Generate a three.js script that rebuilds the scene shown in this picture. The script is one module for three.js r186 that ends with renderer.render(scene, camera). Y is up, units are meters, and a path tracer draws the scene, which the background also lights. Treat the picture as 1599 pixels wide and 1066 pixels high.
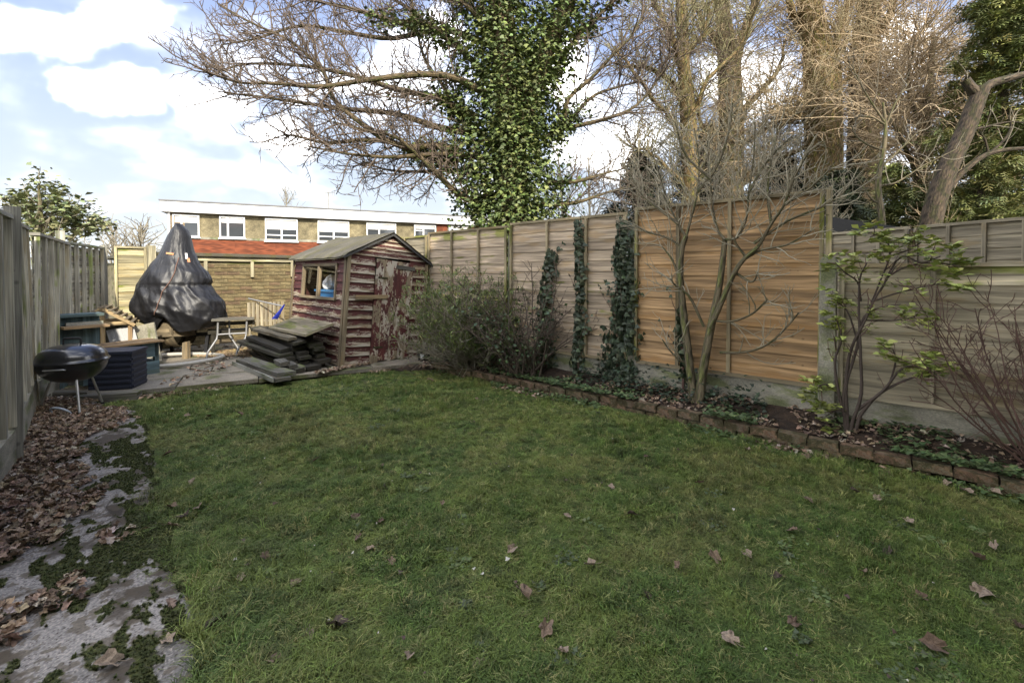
import * as THREE from 'three';
import { mergeGeometries } from 'three/addons/utils/BufferGeometryUtils.js';
import { ImprovedNoise } from 'three/addons/math/ImprovedNoise.js';

// ---------------------------------------------------------------- camera, sky, sun, exposure
const FOC = 711, PW = 1599, PH = 1066, CY = 441, EYE = 1.5, PITCH = 0.0225;
const scene = new THREE.Scene();
const FULLH = 2 * (PH - CY);
const camera = new THREE.PerspectiveCamera(2 * Math.atan(FULLH / 2 / FOC) * 180 / Math.PI, PW / FULLH, 0.05, 900);
camera.setViewOffset(PW, FULLH, 0, FULLH / 2 - CY, PW, PH);
camera.position.set(0, EYE, 0);
camera.rotation.x = -PITCH;
const renderer = new THREE.WebGLRenderer();
renderer.toneMapping = THREE.LinearToneMapping;
renderer.toneMappingExposure = 3.65;
renderer.shadowMap.enabled = true;

// seeded random numbers and noise
function RNG(a) { return () => { a = (a + 0x6d2b79f5) | 0; let t = Math.imul(a ^ (a >>> 15), 1 | a); t = (t + Math.imul(t ^ (t >>> 7), 61 | t)) ^ t; return ((t ^ (t >>> 14)) >>> 0) / 4294967296; }; }
const lerp = (a, b, t) => a + (b - a) * t, clamp = (x, a = 0, b = 1) => Math.min(b, Math.max(a, x));
const smooth = (a, b, x) => { const t = clamp((x - a) / (b - a)); return t * t * (3 - 2 * t); };
const PERM = (() => { const r = RNG(77), p = new Uint16Array(1024); for (let i = 0; i < 1024; i++) p[i] = r() * 65536; return p; })();
const hsh = (x, y, s) => PERM[(PERM[(PERM[(x * 7 + s * 131) & 1023] + y * 13) & 1023] + x * 3 + s) & 1023] / 65536;
function vn(x, y, px, py, s) {
  const x0 = Math.floor(x), y0 = Math.floor(y), fx = x - x0, fy = y - y0, ux = fx * fx * (3 - 2 * fx), uy = fy * fy * (3 - 2 * fy);
  const m = (a, p) => p ? ((a % p) + p) % p : a & 1023;
  const xa = m(x0, px), xb = m(x0 + 1, px), ya = m(y0, py), yb = m(y0 + 1, py);
  return lerp(lerp(hsh(xa, ya, s), hsh(xb, ya, s), ux), lerp(hsh(xa, yb, s), hsh(xb, yb, s), ux), uy);
}
function fbm(u, v, fx, fy, oct, s) { let a = 0, w = 0.5, t = 0; for (let i = 0; i < oct; i++) { a += w * vn(u * fx, v * fy, fx, fy, s + i); t += w; fx *= 2; fy *= 2; w *= 0.55; } return a / t; }
function wn(x, y, f, oct, s) { let a = 0, w = 0.5, t = 0; for (let i = 0; i < oct; i++) { a += w * vn(x * f + 500, y * f + 500, 0, 0, s + i); t += w; f *= 2; w *= 0.55; } return a / t; }
const noise3 = new ImprovedNoise();
function fbm3(x, y, z, oct) { let a = 0, w = 0.5, t = 0; for (let i = 0; i < oct; i++) { a += w * noise3.noise(x, y, z); t += w; x *= 2.03; y *= 2.03; z *= 2.03; w *= 0.52; } return a / t; }

// garden axes: D runs away along the right-hand fence, N across the garden; (X, Z) = metres right of and in front of the lens
const dX = -0.755, dZ = 0.656, nX = 0.656, nZ = 0.755;
const DN = (d, n) => [dX * d + nX * n, dZ * d + nZ * n];
const V = (x, y, z) => new THREE.Vector3(x, y, z);
const cp = Math.cos(PITCH), sp = Math.sin(PITCH);
function at(px, py, depth) {   // a point on the photograph's pixel at a known depth
  const a = (px - 800) / FOC, b = -(py - CY) / FOC;
  const y = b * cp - sp, z = -(b * sp) - cp, k = depth / -z;
  return V(a * k, EYE + y * k, -depth);
}
const ground = (px, py, y = 0) => { const q = at(px, py, 1), k = (EYE - y) / (EYE - q.y); return V(q.x * k, y, q.z * k); };

// sky: air and broken cloud
const SUN = V(0.407, 0.649, 0.913).normalize();
{
  const W = 2048, H = 1024, data = new Float32Array(W * H * 4);
  const blobs = [[165, 145, 95, 38, 1], [60, 60, 110, 40, 0.85], [190, 30, 110, 40, 0.95], [330, 160, 75, 34, 0.7], [440, 215, 60, 40, 0.75], [600, 130, 110, 70, 0.6], [690, 60, 60, 50, 0.7], [885, 110, 45, 55, 0.95], [960, 240, 100, 60, 0.8], [1180, 130, 90, 60, 0.6], [1400, 60, 80, 50, 0.7]]
    .map(([x, y, rx, ry, a]) => { const p = at(x, y, 1); p.y -= EYE; return [p.x, p.y, rx / FOC, ry / FOC, a]; });
  for (let j = 0; j < H; j++) {
    const th = ((j + 0.5) / H - 0.5) * Math.PI, sy = Math.sin(th), cy = Math.cos(th);
    for (let i = 0; i < W; i++) {
      const ph = ((i + 0.5) / W - 0.5) * 2 * Math.PI, x = Math.cos(ph) * cy, z = Math.sin(ph) * cy, y = Math.max(sy, -0.02);
      const k = 1 / (y + 0.28);
      let c = fbm3(x * k * 2.1 + 3.2, y * 2.2, z * k * 2.1 - 1.7, 6) * 1.6 + 0.30;
      if (z < -0.2 && sy > 0) {
        const qx = x / -z, qy = y / -z, wob = fbm3(qx * 7, qy * 9, 4.4, 5), wob2 = fbm3(qx * 7 + 9, qy * 9, 1.4, 5);
        c = c * 0.6 - 0.14;
        for (const [bx, by, rx, ry, a] of blobs) {
          const e = ((qx - bx) / rx + wob * 1.3) ** 2 + ((qy - by) / ry + wob2 * 1.3) ** 2;
          c = Math.max(c, a * 0.75 * (1 - smooth(0.1, 1.5, e)) + wob * 0.35);
        }
      }
      const el = smooth(0.02, 0.62, y), hz = Math.exp(-y * 5.2);
      let r = lerp(0.19, 0.10, el), g = lerp(0.24, 0.142, el), b = lerp(0.31, 0.275, el);
      r = lerp(r, 0.285, hz); g = lerp(g, 0.295, hz); b = lerp(b, 0.292, hz);
      const wisp = fbm3(x * k * 6.5 + 1.3, y * 7, z * k * 6.5, 5), cov = smooth(-0.12, 0.86, c + wisp * 0.22) ** 1.9, thick = smooth(0.35, 0.85, c), wd = fbm3(x * k * 5, y * 5, z * k * 5, 4);
      const cl = lerp(2.0, 1.2, clamp(thick * (0.45 + wd * 1.6)));
      r = lerp(r, cl, cov); g = lerp(g, cl * 0.985, cov); b = lerp(b, cl * 0.965, cov);
      const o = (j * W + i) * 4;
      data[o] = r; data[o + 1] = g; data[o + 2] = b; data[o + 3] = 1;
    }
  }
  const t = new THREE.DataTexture(data, W, H, THREE.RGBAFormat, THREE.FloatType);
  t.mapping = THREE.EquirectangularReflectionMapping; t.magFilter = THREE.LinearFilter; t.needsUpdate = true;
  scene.background = t; scene.environment = t;
}
const sun = new THREE.DirectionalLight(new THREE.Color(1, 0.92, 0.78), 2.0);
sun.position.copy(SUN).multiplyScalar(60); sun.target.position.set(-2, 0, -8); sun.position.add(sun.target.position);
sun.castShadow = true; sun.shadow.mapSize.set(4096, 4096); sun.shadow.radius = 1.5; sun.shadow.bias = -0.0005;
Object.assign(sun.shadow.camera, { left: -35, right: 35, top: 35, bottom: -35, near: 1, far: 160 });
scene.add(sun, sun.target);

// ---------------------------------------------------------------- textures and materials
function tex(w, h, fn, srgb = true) {
  const d = new Uint8Array(w * h * 4);
  for (let j = 0; j < h; j++) for (let i = 0; i < w; i++) {
    const c = fn((i + 0.5) / w, (j + 0.5) / h), o = (j * w + i) * 4;
    d[o] = clamp(c[0], 0, 255); d[o + 1] = clamp(c[1], 0, 255); d[o + 2] = clamp(c[2], 0, 255); d[o + 3] = 255;
  }
  const t = new THREE.DataTexture(d, w, h); t.wrapS = t.wrapT = THREE.RepeatWrapping; t.magFilter = THREE.LinearFilter; t.minFilter = THREE.LinearMipmapLinearFilter;
  if (srgb) t.colorSpace = THREE.SRGBColorSpace;
  t.needsUpdate = true; return t;
}
const mix3 = (a, b, t) => [lerp(a[0], b[0], t), lerp(a[1], b[1], t), lerp(a[2], b[2], t)];
const gray = (x) => [x, x, x];
// timber grain runs along u; a pale and a greened version, plus relief
function grainAt(u, v, s) {
  const warp = fbm(u, v, 2, 3, 2, s) * 0.08;
  let g = 0.28 * fbm(u, v + warp, 2, 22, 3, s + 3) + 0.22 * fbm(u, v + warp, 6, 110, 2, s + 9) + 0.5 * fbm(u, v, 2, 9, 4, s + 15);
  for (let k = 0; k < 3; k++) {   // knots
    const kx = hsh(k, s, 3), ky = hsh(k, s, 5); let ex = Math.abs(u - kx), ey = Math.abs(v - ky); ex = Math.min(ex, 1 - ex); ey = Math.min(ey, 1 - ey);
    const e = Math.hypot(ex * 1.3, ey * 0.55) / (0.006 + 0.009 * hsh(k, s, 9)); if (e < 2.2) g -= 0.2 * hsh(k, s, 11) * (1 - smooth(0.3, 2.2, e));
  }
  return g;
}
const grainTex = [11, 47, 83].map((s) => tex(512, 512, (u, v) => { const g = grainAt(u, v, s), st = smooth(0.55, 0.75, fbm(u, v, 3, 6, 4, s + 30)); return mix3(gray(108 + 240 * (g - 0.22)), [158, 142, 112], st * 0.4); }));
const grainGreen = tex(512, 512, (u, v) => { const g = grainAt(u, v, 29), m = smooth(0.45, 0.68, fbm(u, v, 4, 5, 4, 61)), c = 90 + 290 * (g - 0.22); return mix3(gray(c), [c * 0.78, c * 0.88, c * 0.52], m * 0.85); });
const grainBump = tex(512, 512, (u, v) => gray(255 * clamp(grainAt(u, v, 11) * 1.6 - 0.2)), false);
const fineNoise = tex(512, 512, (u, v) => gray(255 * (0.5 * fbm(u, v, 16, 16, 3, 5) + 0.5 * fbm(u, v, 90, 90, 2, 9))), false);
const concreteTex = tex(512, 512, (u, v) => { const a = fbm(u, v, 5, 5, 5, 91), b = fbm(u, v, 120, 120, 2, 95), g = smooth(0.52, 0.72, fbm(u, v, 4, 4, 4, 99)); const c = 120 + 90 * a + 60 * (b - 0.5); return mix3([c, c * 0.985, c * 0.92], [c * 0.72, c * 0.78, c * 0.5], g * 0.75); });
const barkTex = tex(512, 512, (u, v) => { const w = fbm(u, v, 6, 4, 3, 121) * 0.12, r = fbm(u + w, v, 26, 6, 3, 125), m = smooth(0.5, 0.7, fbm(u, v, 5, 4, 4, 129)); const c = 70 + 170 * (r - 0.1); return mix3([c, c * 0.93, c * 0.8], [c * 0.85, c * 0.95, c * 0.5], m * 0.6); });
const barkBump = tex(256, 256, (u, v) => gray(255 * fbm(u, v, 26, 6, 3, 125)), false);
const paint = (bare, low, s) => tex(1024, 256, (u, v) => {   // one board high: flaking sets in at the weathered lower edge
  const g = grainAt(u, v * 0.35, s), p = 0.5 * fbm(u, v, 5, 3, 4, s + 40) + 0.3 * fbm(u, v, 14, 14, 3, s + 50) + 0.2 * fbm(u, v, 60, 30, 2, s + 55) - low * (1 - smooth(0.1, 0.75, v)), m = smooth(bare - 0.03, bare + 0.03, p);
  const pr = smooth(0.42, 0.56, fbm(u, v, 9, 7, 4, s + 60)) * (1 - m), wood = 112 + 190 * (g - 0.45);
  const w = mix3([wood * 1.05, wood * 0.94, wood * 0.76], [186, 178, 164], pr * 0.8), pt = 0.86 + 0.9 * (g - 0.5) + 0.35 * (fbm(u, v, 8, 5, 3, s + 70) - 0.5);
  return mix3(w, [92 * pt, 46 * pt, 42 * pt], m);
});
const paintSide = paint(0.26, 0.05, 17), paintWorn = paint(0.46, 0.10, 27), paintFront = paint(0.36, 0.26, 59), paintDoor = paint(0.515, 0, 37);
const felt = tex(512, 512, (u, v) => { const a = fbm(u, v, 4, 4, 4, 141), b = fbm(u, v, 150, 150, 1, 145), m = smooth(0.5, 0.7, fbm(u, v, 7, 3, 4, 148)); const c = 92 + 50 * a + 40 * (b - 0.5); return mix3([c, c * 0.97, c * 0.88], [c * 0.98, c * 0.95, c * 0.55], m * 0.6); });
const brickTex = tex(256, 256, (u, v) => { const c = 165 + 90 * (fbm(u, v, 6, 6, 4, 151) - 0.5) + 60 * (fbm(u, v, 60, 60, 2, 155) - 0.5); return gray(c); });
const mossBrickTex = tex(512, 512, (u, v) => { const c = 132 + 80 * (fbm(u, v, 6, 6, 4, 152) - 0.5) + 60 * (fbm(u, v, 70, 70, 2, 155) - 0.5), m = smooth(0.36, 0.5, fbm(u, v, 5, 5, 5, 157)), l = smooth(0.6, 0.68, fbm(u, v, 12, 12, 3, 159)), g = fbm(u, v, 90, 90, 2, 163); return mix3(mix3([c, c * 0.84, c * 0.68], mix3([60, 55, 38], [100, 98, 54], g), m * 0.85), [140, 136, 120], l * 0.5); });
const soilTex = tex(512, 512, (u, v) => { const a = fbm(u, v, 20, 20, 4, 161), b = fbm(u, v, 5, 5, 3, 165); const c = 40 + 70 * a + 24 * (b - 0.5); return [c, c * 0.84, c * 0.68]; });
const thatchTex = tex(1024, 1024, (u, v) => { const a = fbm(u, v, 130, 130, 2, 171), b = fbm(u, v, 9, 9, 4, 175), m = smooth(0.55, 0.75, fbm(u, v, 14, 14, 3, 179)); const c = 50 + 60 * a; return mix3(mix3([c * 0.85, c * 0.95, c * 0.45], [c * 0.9, c * 0.92, c * 0.5], b), [c * 0.9, c * 0.76, c * 0.52], m * 0.7); });

const M = {};
function std(color, o = {}) { return new THREE.MeshStandardMaterial({ color: Array.isArray(color) ? new THREE.Color().setRGB(...color) : color, roughness: 0.9, ...o }); }
const timber = (rgb, green = 0) => [0, 1, 2].map((i) => std(rgb.map((c) => c * [1, 0.9, 1.08][i]), { map: i < green ? grainGreen : grainTex[i], bumpMap: grainBump, bumpScale: 0.0025, roughness: 0.92 }));
M.tallPanel = timber([0.95, 0.60, 0.29]); M.greyPanel = timber([0.90, 0.70, 0.48], 1); M.lowPanel = timber([0.96, 0.82, 0.55], 1); M.leftPanel = timber([0.94, 0.88, 0.70], 1);
M.backPanel = timber([0.80, 0.70, 0.42], 1); M.frame = timber([0.62, 0.50, 0.29], 1); M.oldPost = timber([0.68, 0.65, 0.54], 1); M.rawWood = timber([0.62, 0.42, 0.22]); M.farPanel = timber([0.62, 0.53, 0.36]);
M.darkTimber = timber([0.085, 0.075, 0.05], 1); M.ply = timber([0.40, 0.34, 0.22], 1); M.newWood = timber([0.82, 0.60, 0.32]); M.greyTimber = timber([0.27, 0.25, 0.2], 1);
M.teal = timber([0.22, 0.33, 0.36]); M.cream = timber([0.85, 0.76, 0.50], 1); M.trimOld = timber([0.46, 0.36, 0.22]);
M.concrete = std([0.70, 0.67, 0.59], { map: concreteTex, bumpMap: fineNoise, bumpScale: 0.003 });
M.slab = [0, 1, 2].map((i) => std([[0.5, 0.46, 0.41], [0.42, 0.39, 0.36], [0.56, 0.5, 0.43]][i], { map: concreteTex, bumpMap: fineNoise, bumpScale: 0.004 }));
M.bark = std([0.36, 0.31, 0.22], { map: barkTex, bumpMap: barkBump, bumpScale: 0.02 }); M.barkGrey = std([0.5, 0.47, 0.38], { map: barkTex, bumpMap: barkBump, bumpScale: 0.008 });
M.barkDark = std([0.22, 0.185, 0.155], { map: barkTex, bumpMap: barkBump, bumpScale: 0.02 }); M.barkGold = std([0.62, 0.50, 0.29], { map: barkTex, bumpMap: barkBump, bumpScale: 0.03 });
M.twig = std([0.12, 0.09, 0.065]); M.twigGrey = std([0.24, 0.21, 0.15]); M.stemDark = std([0.075, 0.055, 0.042]); M.twigGold = std([0.36, 0.30, 0.18]); M.twigRust = std([0.37, 0.28, 0.17]); M.twigPale = std([0.34, 0.30, 0.205]); M.twigScrub = std([0.22, 0.19, 0.125]); M.twigRed = std([0.14, 0.08, 0.06]); M.twigOlive = std([0.22, 0.2, 0.1]);
M.shedSide = std([1, 0.95, 0.95], { map: paintSide, bumpMap: grainBump, bumpScale: 0.003, roughness: 0.75 }); M.shedWorn = std([1, 0.97, 0.92], { map: paintWorn, bumpMap: grainBump, bumpScale: 0.003, roughness: 0.85 }); M.shedFront = std([1.0, 0.98, 0.95], { map: paintFront, bumpMap: grainBump, bumpScale: 0.003, roughness: 0.8 }); M.shedDoor = std([1.05, 1, 0.98].map((x) => Math.min(1, x)), { map: paintDoor, bumpMap: grainBump, bumpScale: 0.003, roughness: 0.8 });
M.felt = std([0.50, 0.475, 0.41], { map: felt, bumpMap: fineNoise, bumpScale: 0.004 }); M.bitumen = std([0.045, 0.044, 0.042], { bumpMap: fineNoise, bumpScale: 0.003 });
M.brick = [[0.42, 0.325, 0.155], [0.38, 0.28, 0.13], [0.35, 0.235, 0.13], [0.45, 0.355, 0.175]].map((c) => std(c, { map: brickTex, bumpMap: fineNoise, bumpScale: 0.004 }));
M.mossyBrick = [0, 1, 2].map((i) => std([[0.60, 0.56, 0.50], [0.56, 0.55, 0.46], [0.66, 0.57, 0.50]][i], { map: mossBrickTex, bumpMap: fineNoise, bumpScale: 0.008 }));
M.redBrick = std([0.42, 0.12, 0.06], { map: brickTex, bumpMap: fineNoise, bumpScale: 0.006 });
M.mortar = std([0.50, 0.44, 0.29], { map: concreteTex });
M.soil = std([0.42, 0.36, 0.29], { map: soilTex, bumpMap: fineNoise, bumpScale: 0.02, roughness: 1 });
M.thatch = std([0.72, 0.95, 0.55], { map: thatchTex, roughness: 1 });
M.blackMetal = std([0.018, 0.018, 0.02], { roughness: 0.3 }); M.enamel = new THREE.MeshPhysicalMaterial({ color: new THREE.Color().setRGB(0.012, 0.012, 0.014), roughness: 0.28, clearcoat: 0.7, clearcoatRoughness: 0.12, bumpMap: fineNoise, bumpScale: 0.0006 });
M.alu = std([0.6, 0.6, 0.6], { metalness: 0.9, roughness: 0.35 }); M.galv = std([0.26, 0.26, 0.26], { metalness: 0.4, roughness: 0.5, bumpMap: fineNoise, bumpScale: 0.001 });
M.rubber = std([0.02, 0.02, 0.02], { roughness: 0.8 });
M.white = std([0.74, 0.74, 0.72], { roughness: 0.6 }); M.whitePaint = std([0.72, 0.73, 0.72], { map: concreteTex, roughness: 0.7 });
M.glass = new THREE.MeshPhysicalMaterial({ color: 0xffffff, roughness: 0.03, transmission: 1, thickness: 0, ior: 1.5 });
M.darkGlass = new THREE.MeshPhysicalMaterial({ color: new THREE.Color().setRGB(0.05, 0.055, 0.06), roughness: 0.06, clearcoat: 1, clearcoatRoughness: 0.03 });
M.curtain = std([0.75, 0.74, 0.7], { roughness: 1 });
const leafMat = (rgb, tr = 0.25) => new THREE.MeshPhysicalMaterial({ color: new THREE.Color().setRGB(...rgb), roughness: 0.75, transmission: tr, thickness: 0, side: THREE.DoubleSide });
M.leafWhite = std([1, 1, 1], { roughness: 0.6, side: THREE.DoubleSide }); M.grass = std([1, 1, 1], { roughness: 0.75, side: THREE.DoubleSide }); M.dead = std([1, 1, 1], { roughness: 0.95, side: THREE.DoubleSide });
// ---------------------------------------------------------------- builders
const used = new Map();
function numbered(n) { const k = used.get(n) || 0; used.set(n, k + 1); return k ? n + '_' + String(k).padStart(3, '0') : n; }
class GB {   // collects triangles, builds one mesh
  constructor() { this.p = []; this.n = []; this.u = []; this.i = []; }
  v(x, y, z, nx, ny, nz, u, w) { this.p.push(x, y, z); this.n.push(nx, ny, nz); this.u.push(u, w); return this.p.length / 3 - 1; }
  quad(a, b, c, d, ua = [0, 0], ub = [1, 0], uc = [1, 1], ud = [0, 1]) {
    const e1 = [b[0] - a[0], b[1] - a[1], b[2] - a[2]], e2 = [d[0] - a[0], d[1] - a[1], d[2] - a[2]];
    let nx = e1[1] * e2[2] - e1[2] * e2[1], ny = e1[2] * e2[0] - e1[0] * e2[2], nz = e1[0] * e2[1] - e1[1] * e2[0]; const l = Math.hypot(nx, ny, nz) || 1; nx /= l; ny /= l; nz /= l;
    const k = this.v(...a, nx, ny, nz, ...ua); this.v(...b, nx, ny, nz, ...ub); this.v(...c, nx, ny, nz, ...uc); this.v(...d, nx, ny, nz, ...ud);
    this.i.push(k, k + 1, k + 2, k, k + 2, k + 3);
  }
  // hexahedron from 8 corners: bottom 0-3, top 4-7 (counter-clockwise from above); uv: along = u
  hexa(c, uo = 0, vo = 0, su = 1.2, sv = 0.45, axis = 0) {
    const f = (a, b, cc, d) => {
      const len = (p, q) => Math.hypot(c[p][0] - c[q][0], c[p][1] - c[q][1], c[p][2] - c[q][2]);
      let L = len(a, b), H = len(a, d), uv = [[0, 0], [L, 0], [L, H], [0, H]];
      if (axis === 1 ? H > L * 0 : H > L) { uv = uv.map(([x, y]) => [y, x]); }
      uv = uv.map(([x, y]) => [x / su + uo, y / sv + vo]);
      this.quad(c[a], c[b], c[cc], c[d], ...uv);
    };
    f(3, 2, 6, 7); f(1, 0, 4, 5); f(0, 3, 7, 4); f(2, 1, 5, 6); f(7, 6, 5, 4); f(0, 1, 2, 3);
    return this;
  }
  box(x, y, z, w, h, d, uo = 0, vo = 0) {   // centred on x, z; y is the bottom
    const a = x - w / 2, b = x + w / 2, e = z - d / 2, f = z + d / 2;
    return this.hexa([[a, y, e], [b, y, e], [b, y, f], [a, y, f], [a, y + h, e], [b, y + h, e], [b, y + h, f], [a, y + h, f]], uo, vo);
  }
  beam(a, b, w, h, uo = 0, vo = 0) {   // rectangular bar between two points
    const t = V().subVectors(b, a).normalize(), up = Math.abs(t.y) > 0.95 ? V(1, 0, 0) : V(0, 1, 0), s = V().crossVectors(t, up).normalize(), q = V().crossVectors(s, t);
    const c = []; for (const [sy, ps] of [[-1, [[a, -1], [b, -1], [b, 1], [a, 1]]], [1, [[a, -1], [b, -1], [b, 1], [a, 1]]]]) for (const [p, ss] of ps) c.push(p.clone().addScaledVector(s, ss * w / 2).addScaledVector(q, sy * h / 2).toArray());
    return this.hexa(c, uo, vo);
  }
  tube(pts, rad, sides = 5, vs = 0.5) {
    const n = pts.length; let prev = null, base = this.p.length / 3, len = 0;
    for (let k = 0; k < n; k++) {
      const t = V().subVectors(pts[Math.min(k + 1, n - 1)], pts[Math.max(k - 1, 0)]).normalize();
      let s = prev ? prev.clone().addScaledVector(t, -prev.dot(t)) : V().crossVectors(t, Math.abs(t.y) > 0.9 ? V(1, 0, 0) : V(0, 1, 0));
      s.normalize(); prev = s; const q = V().crossVectors(t, s), r = rad[k];
      if (k) len += pts[k].distanceTo(pts[k - 1]);
      for (let j = 0; j <= sides; j++) {
        const a = j / sides * 2 * Math.PI, cx = Math.cos(a), sx = Math.sin(a), x = s.x * cx + q.x * sx, y = s.y * cx + q.y * sx, z = s.z * cx + q.z * sx;
        this.v(pts[k].x + x * r, pts[k].y + y * r, pts[k].z + z * r, x, y, z, j / sides * Math.max(1, Math.round(rad[0] * 6.28 / vs)), len / vs);
      }
    }
    const m = sides + 1;
    for (let k = 0; k < n - 1; k++) for (let j = 0; j < sides; j++) { const a = base + k * m + j; this.i.push(a, a + 1, a + m, a + 1, a + m + 1, a + m); }
    return this;
  }
  cap(p, r, dir = 1, sides = 10) { const k = this.v(p.x, p.y, p.z, 0, dir, 0, 0, 0); for (let j = 0; j <= sides; j++) { const a = j / sides * 6.2832; this.v(p.x + Math.cos(a) * r, p.y, p.z + Math.sin(a) * r, 0, dir, 0, Math.cos(a), Math.sin(a)); if (j) this.i.push(k, k + j + 1, k + j); } return this; }
  grid(nu, nv, f, uvf) {   // smooth height-field or sheet
    const base = this.p.length / 3, P = [];
    for (let j = 0; j <= nv; j++) for (let i = 0; i <= nu; i++) P.push(f(i / nu, j / nv));
    const g = (i, j) => P[clamp(j, 0, nv) * (nu + 1) + clamp(i, 0, nu)];
    for (let j = 0; j <= nv; j++) for (let i = 0; i <= nu; i++) {
      const a = g(i - 1, j), b = g(i + 1, j), c = g(i, j - 1), d = g(i, j + 1), p = g(i, j);
      const e1 = [b[0] - a[0], b[1] - a[1], b[2] - a[2]], e2 = [d[0] - c[0], d[1] - c[1], d[2] - c[2]];
      let x = e1[1] * e2[2] - e1[2] * e2[1], y = e1[2] * e2[0] - e1[0] * e2[2], z = e1[0] * e2[1] - e1[1] * e2[0]; const l = Math.hypot(x, y, z) || 1;
      this.v(...p, x / l, y / l, z / l, ...(uvf ? uvf(i / nu, j / nv, p) : [i / nu, j / nv]));
    }
    for (let j = 0; j < nv; j++) for (let i = 0; i < nu; i++) { const a = base + j * (nu + 1) + i; this.i.push(a, a + 1, a + nu + 2, a, a + nu + 2, a + nu + 1); }
    return this;
  }
  geo() {
    const g = new THREE.BufferGeometry();
    g.setAttribute('position', new THREE.BufferAttribute(new Float32Array(this.p), 3)); g.setAttribute('normal', new THREE.BufferAttribute(new Float32Array(this.n), 3));
    g.setAttribute('uv', new THREE.BufferAttribute(new Float32Array(this.u), 2)); g.setIndex(this.p.length / 3 > 65535 ? new THREE.BufferAttribute(new Uint32Array(this.i), 1) : this.i); return g;
  }
  build(name, mat, parent = scene) { return mesh(name, this.geo(), mat, parent); }
}
const FINE = /^(twigs|shoots|hanging_twigs|branches|limbs|stems)$/;
function mesh(name, geometry, mat, parent = scene) {
  const m = new THREE.Mesh(geometry, mat); if (FINE.test(name)) m.userData.kind = 'stuff'; m.name = parent === scene ? numbered(name) : name; m.castShadow = m.receiveShadow = true; parent.add(m); return m;
}
function tag(o, label, category, group, kind) { o.userData.label = label; if (category) o.userData.category = category; if (group) o.userData.group = group; if (kind) o.userData.kind = kind; return o; }
const struct = (o, label) => { o.userData.kind = 'structure'; if (label) o.userData.label = label; return o; };
function thing(name, label, category, pos = V(0, 0, 0), turn = 0, group) { const o = new THREE.Group(); o.name = numbered(name); o.position.copy(pos); o.rotation.y = turn; scene.add(o); return tag(o, label, category, group); }
function part(name, parent) { const o = new THREE.Group(); o.name = name; parent.add(o); return o; }
function copies(name, geometry, mat, list, parent = scene, kind = 'stuff') {   // list of [matrix, color]
  const m = new THREE.InstancedMesh(geometry, mat, list.length); m.name = parent === scene ? numbered(name) : name;
  list.forEach(([mx, c], i) => { m.setMatrixAt(i, mx); m.setColorAt(i, c); });
  m.castShadow = m.receiveShadow = true; m.userData.kind = kind; parent.add(m); return m;
}
const _q = new THREE.Quaternion(), _e = new THREE.Euler();
const mat4 = (p, rx, ry, rz, s, sy = s, sz = s) => new THREE.Matrix4().compose(p, _q.clone().setFromEuler(_e.set(rx, ry, rz, 'YXZ')), V(s, sy, sz));
const rgb = (r, g, b) => new THREE.Color().setRGB(r, g, b);
const tint = (c, k, j, rnd) => rgb(c[0] * k * (1 + (rnd() - 0.5) * j), c[1] * k * (1 + (rnd() - 0.5) * j), c[2] * k * (1 + (rnd() - 0.5) * j));
const cyl = (gb, x, y, z, r, h, n = 12) => { gb.tube([V(x, y, z), V(x, y + h, z)], [r, r], n); gb.cap(V(x, y + h, z), r, 1, n); gb.cap(V(x, y, z), r, -1, n); return gb; };
const lathe = (pts, n = 32) => new THREE.LatheGeometry(pts.map(([x, y]) => new THREE.Vector2(x, y)), n);

// ---------------------------------------------------------------- ground, lawn, path, bed, patio
{
  const g = new GB(); g.grid(40, 40, (u, v) => [(u - 0.5) * 1200, -0.05, -(v - 0.5) * 1200], (u, v) => [u * 300, v * 300]);
  struct(g.build('ground', std([0.35, 0.36, 0.22], { map: soilTex, roughness: 1 })));
}
const lawnH = (X, Z) => 0.028 * (wn(X, Z, 0.9, 3, 201) - 0.5) + 0.012 * (wn(X, Z, 4, 2, 207) - 0.5);
const PA = V(-4.75, 0, -5.32), PB = V(-1.30, 0, -7.22);   // front edge of the patio
const inPatio = (X, Z) => (Z - 5.32) - (X + 4.75) * (7.22 - 5.32) / (4.75 - 1.30);   // > 0 behind the front edge
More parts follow.
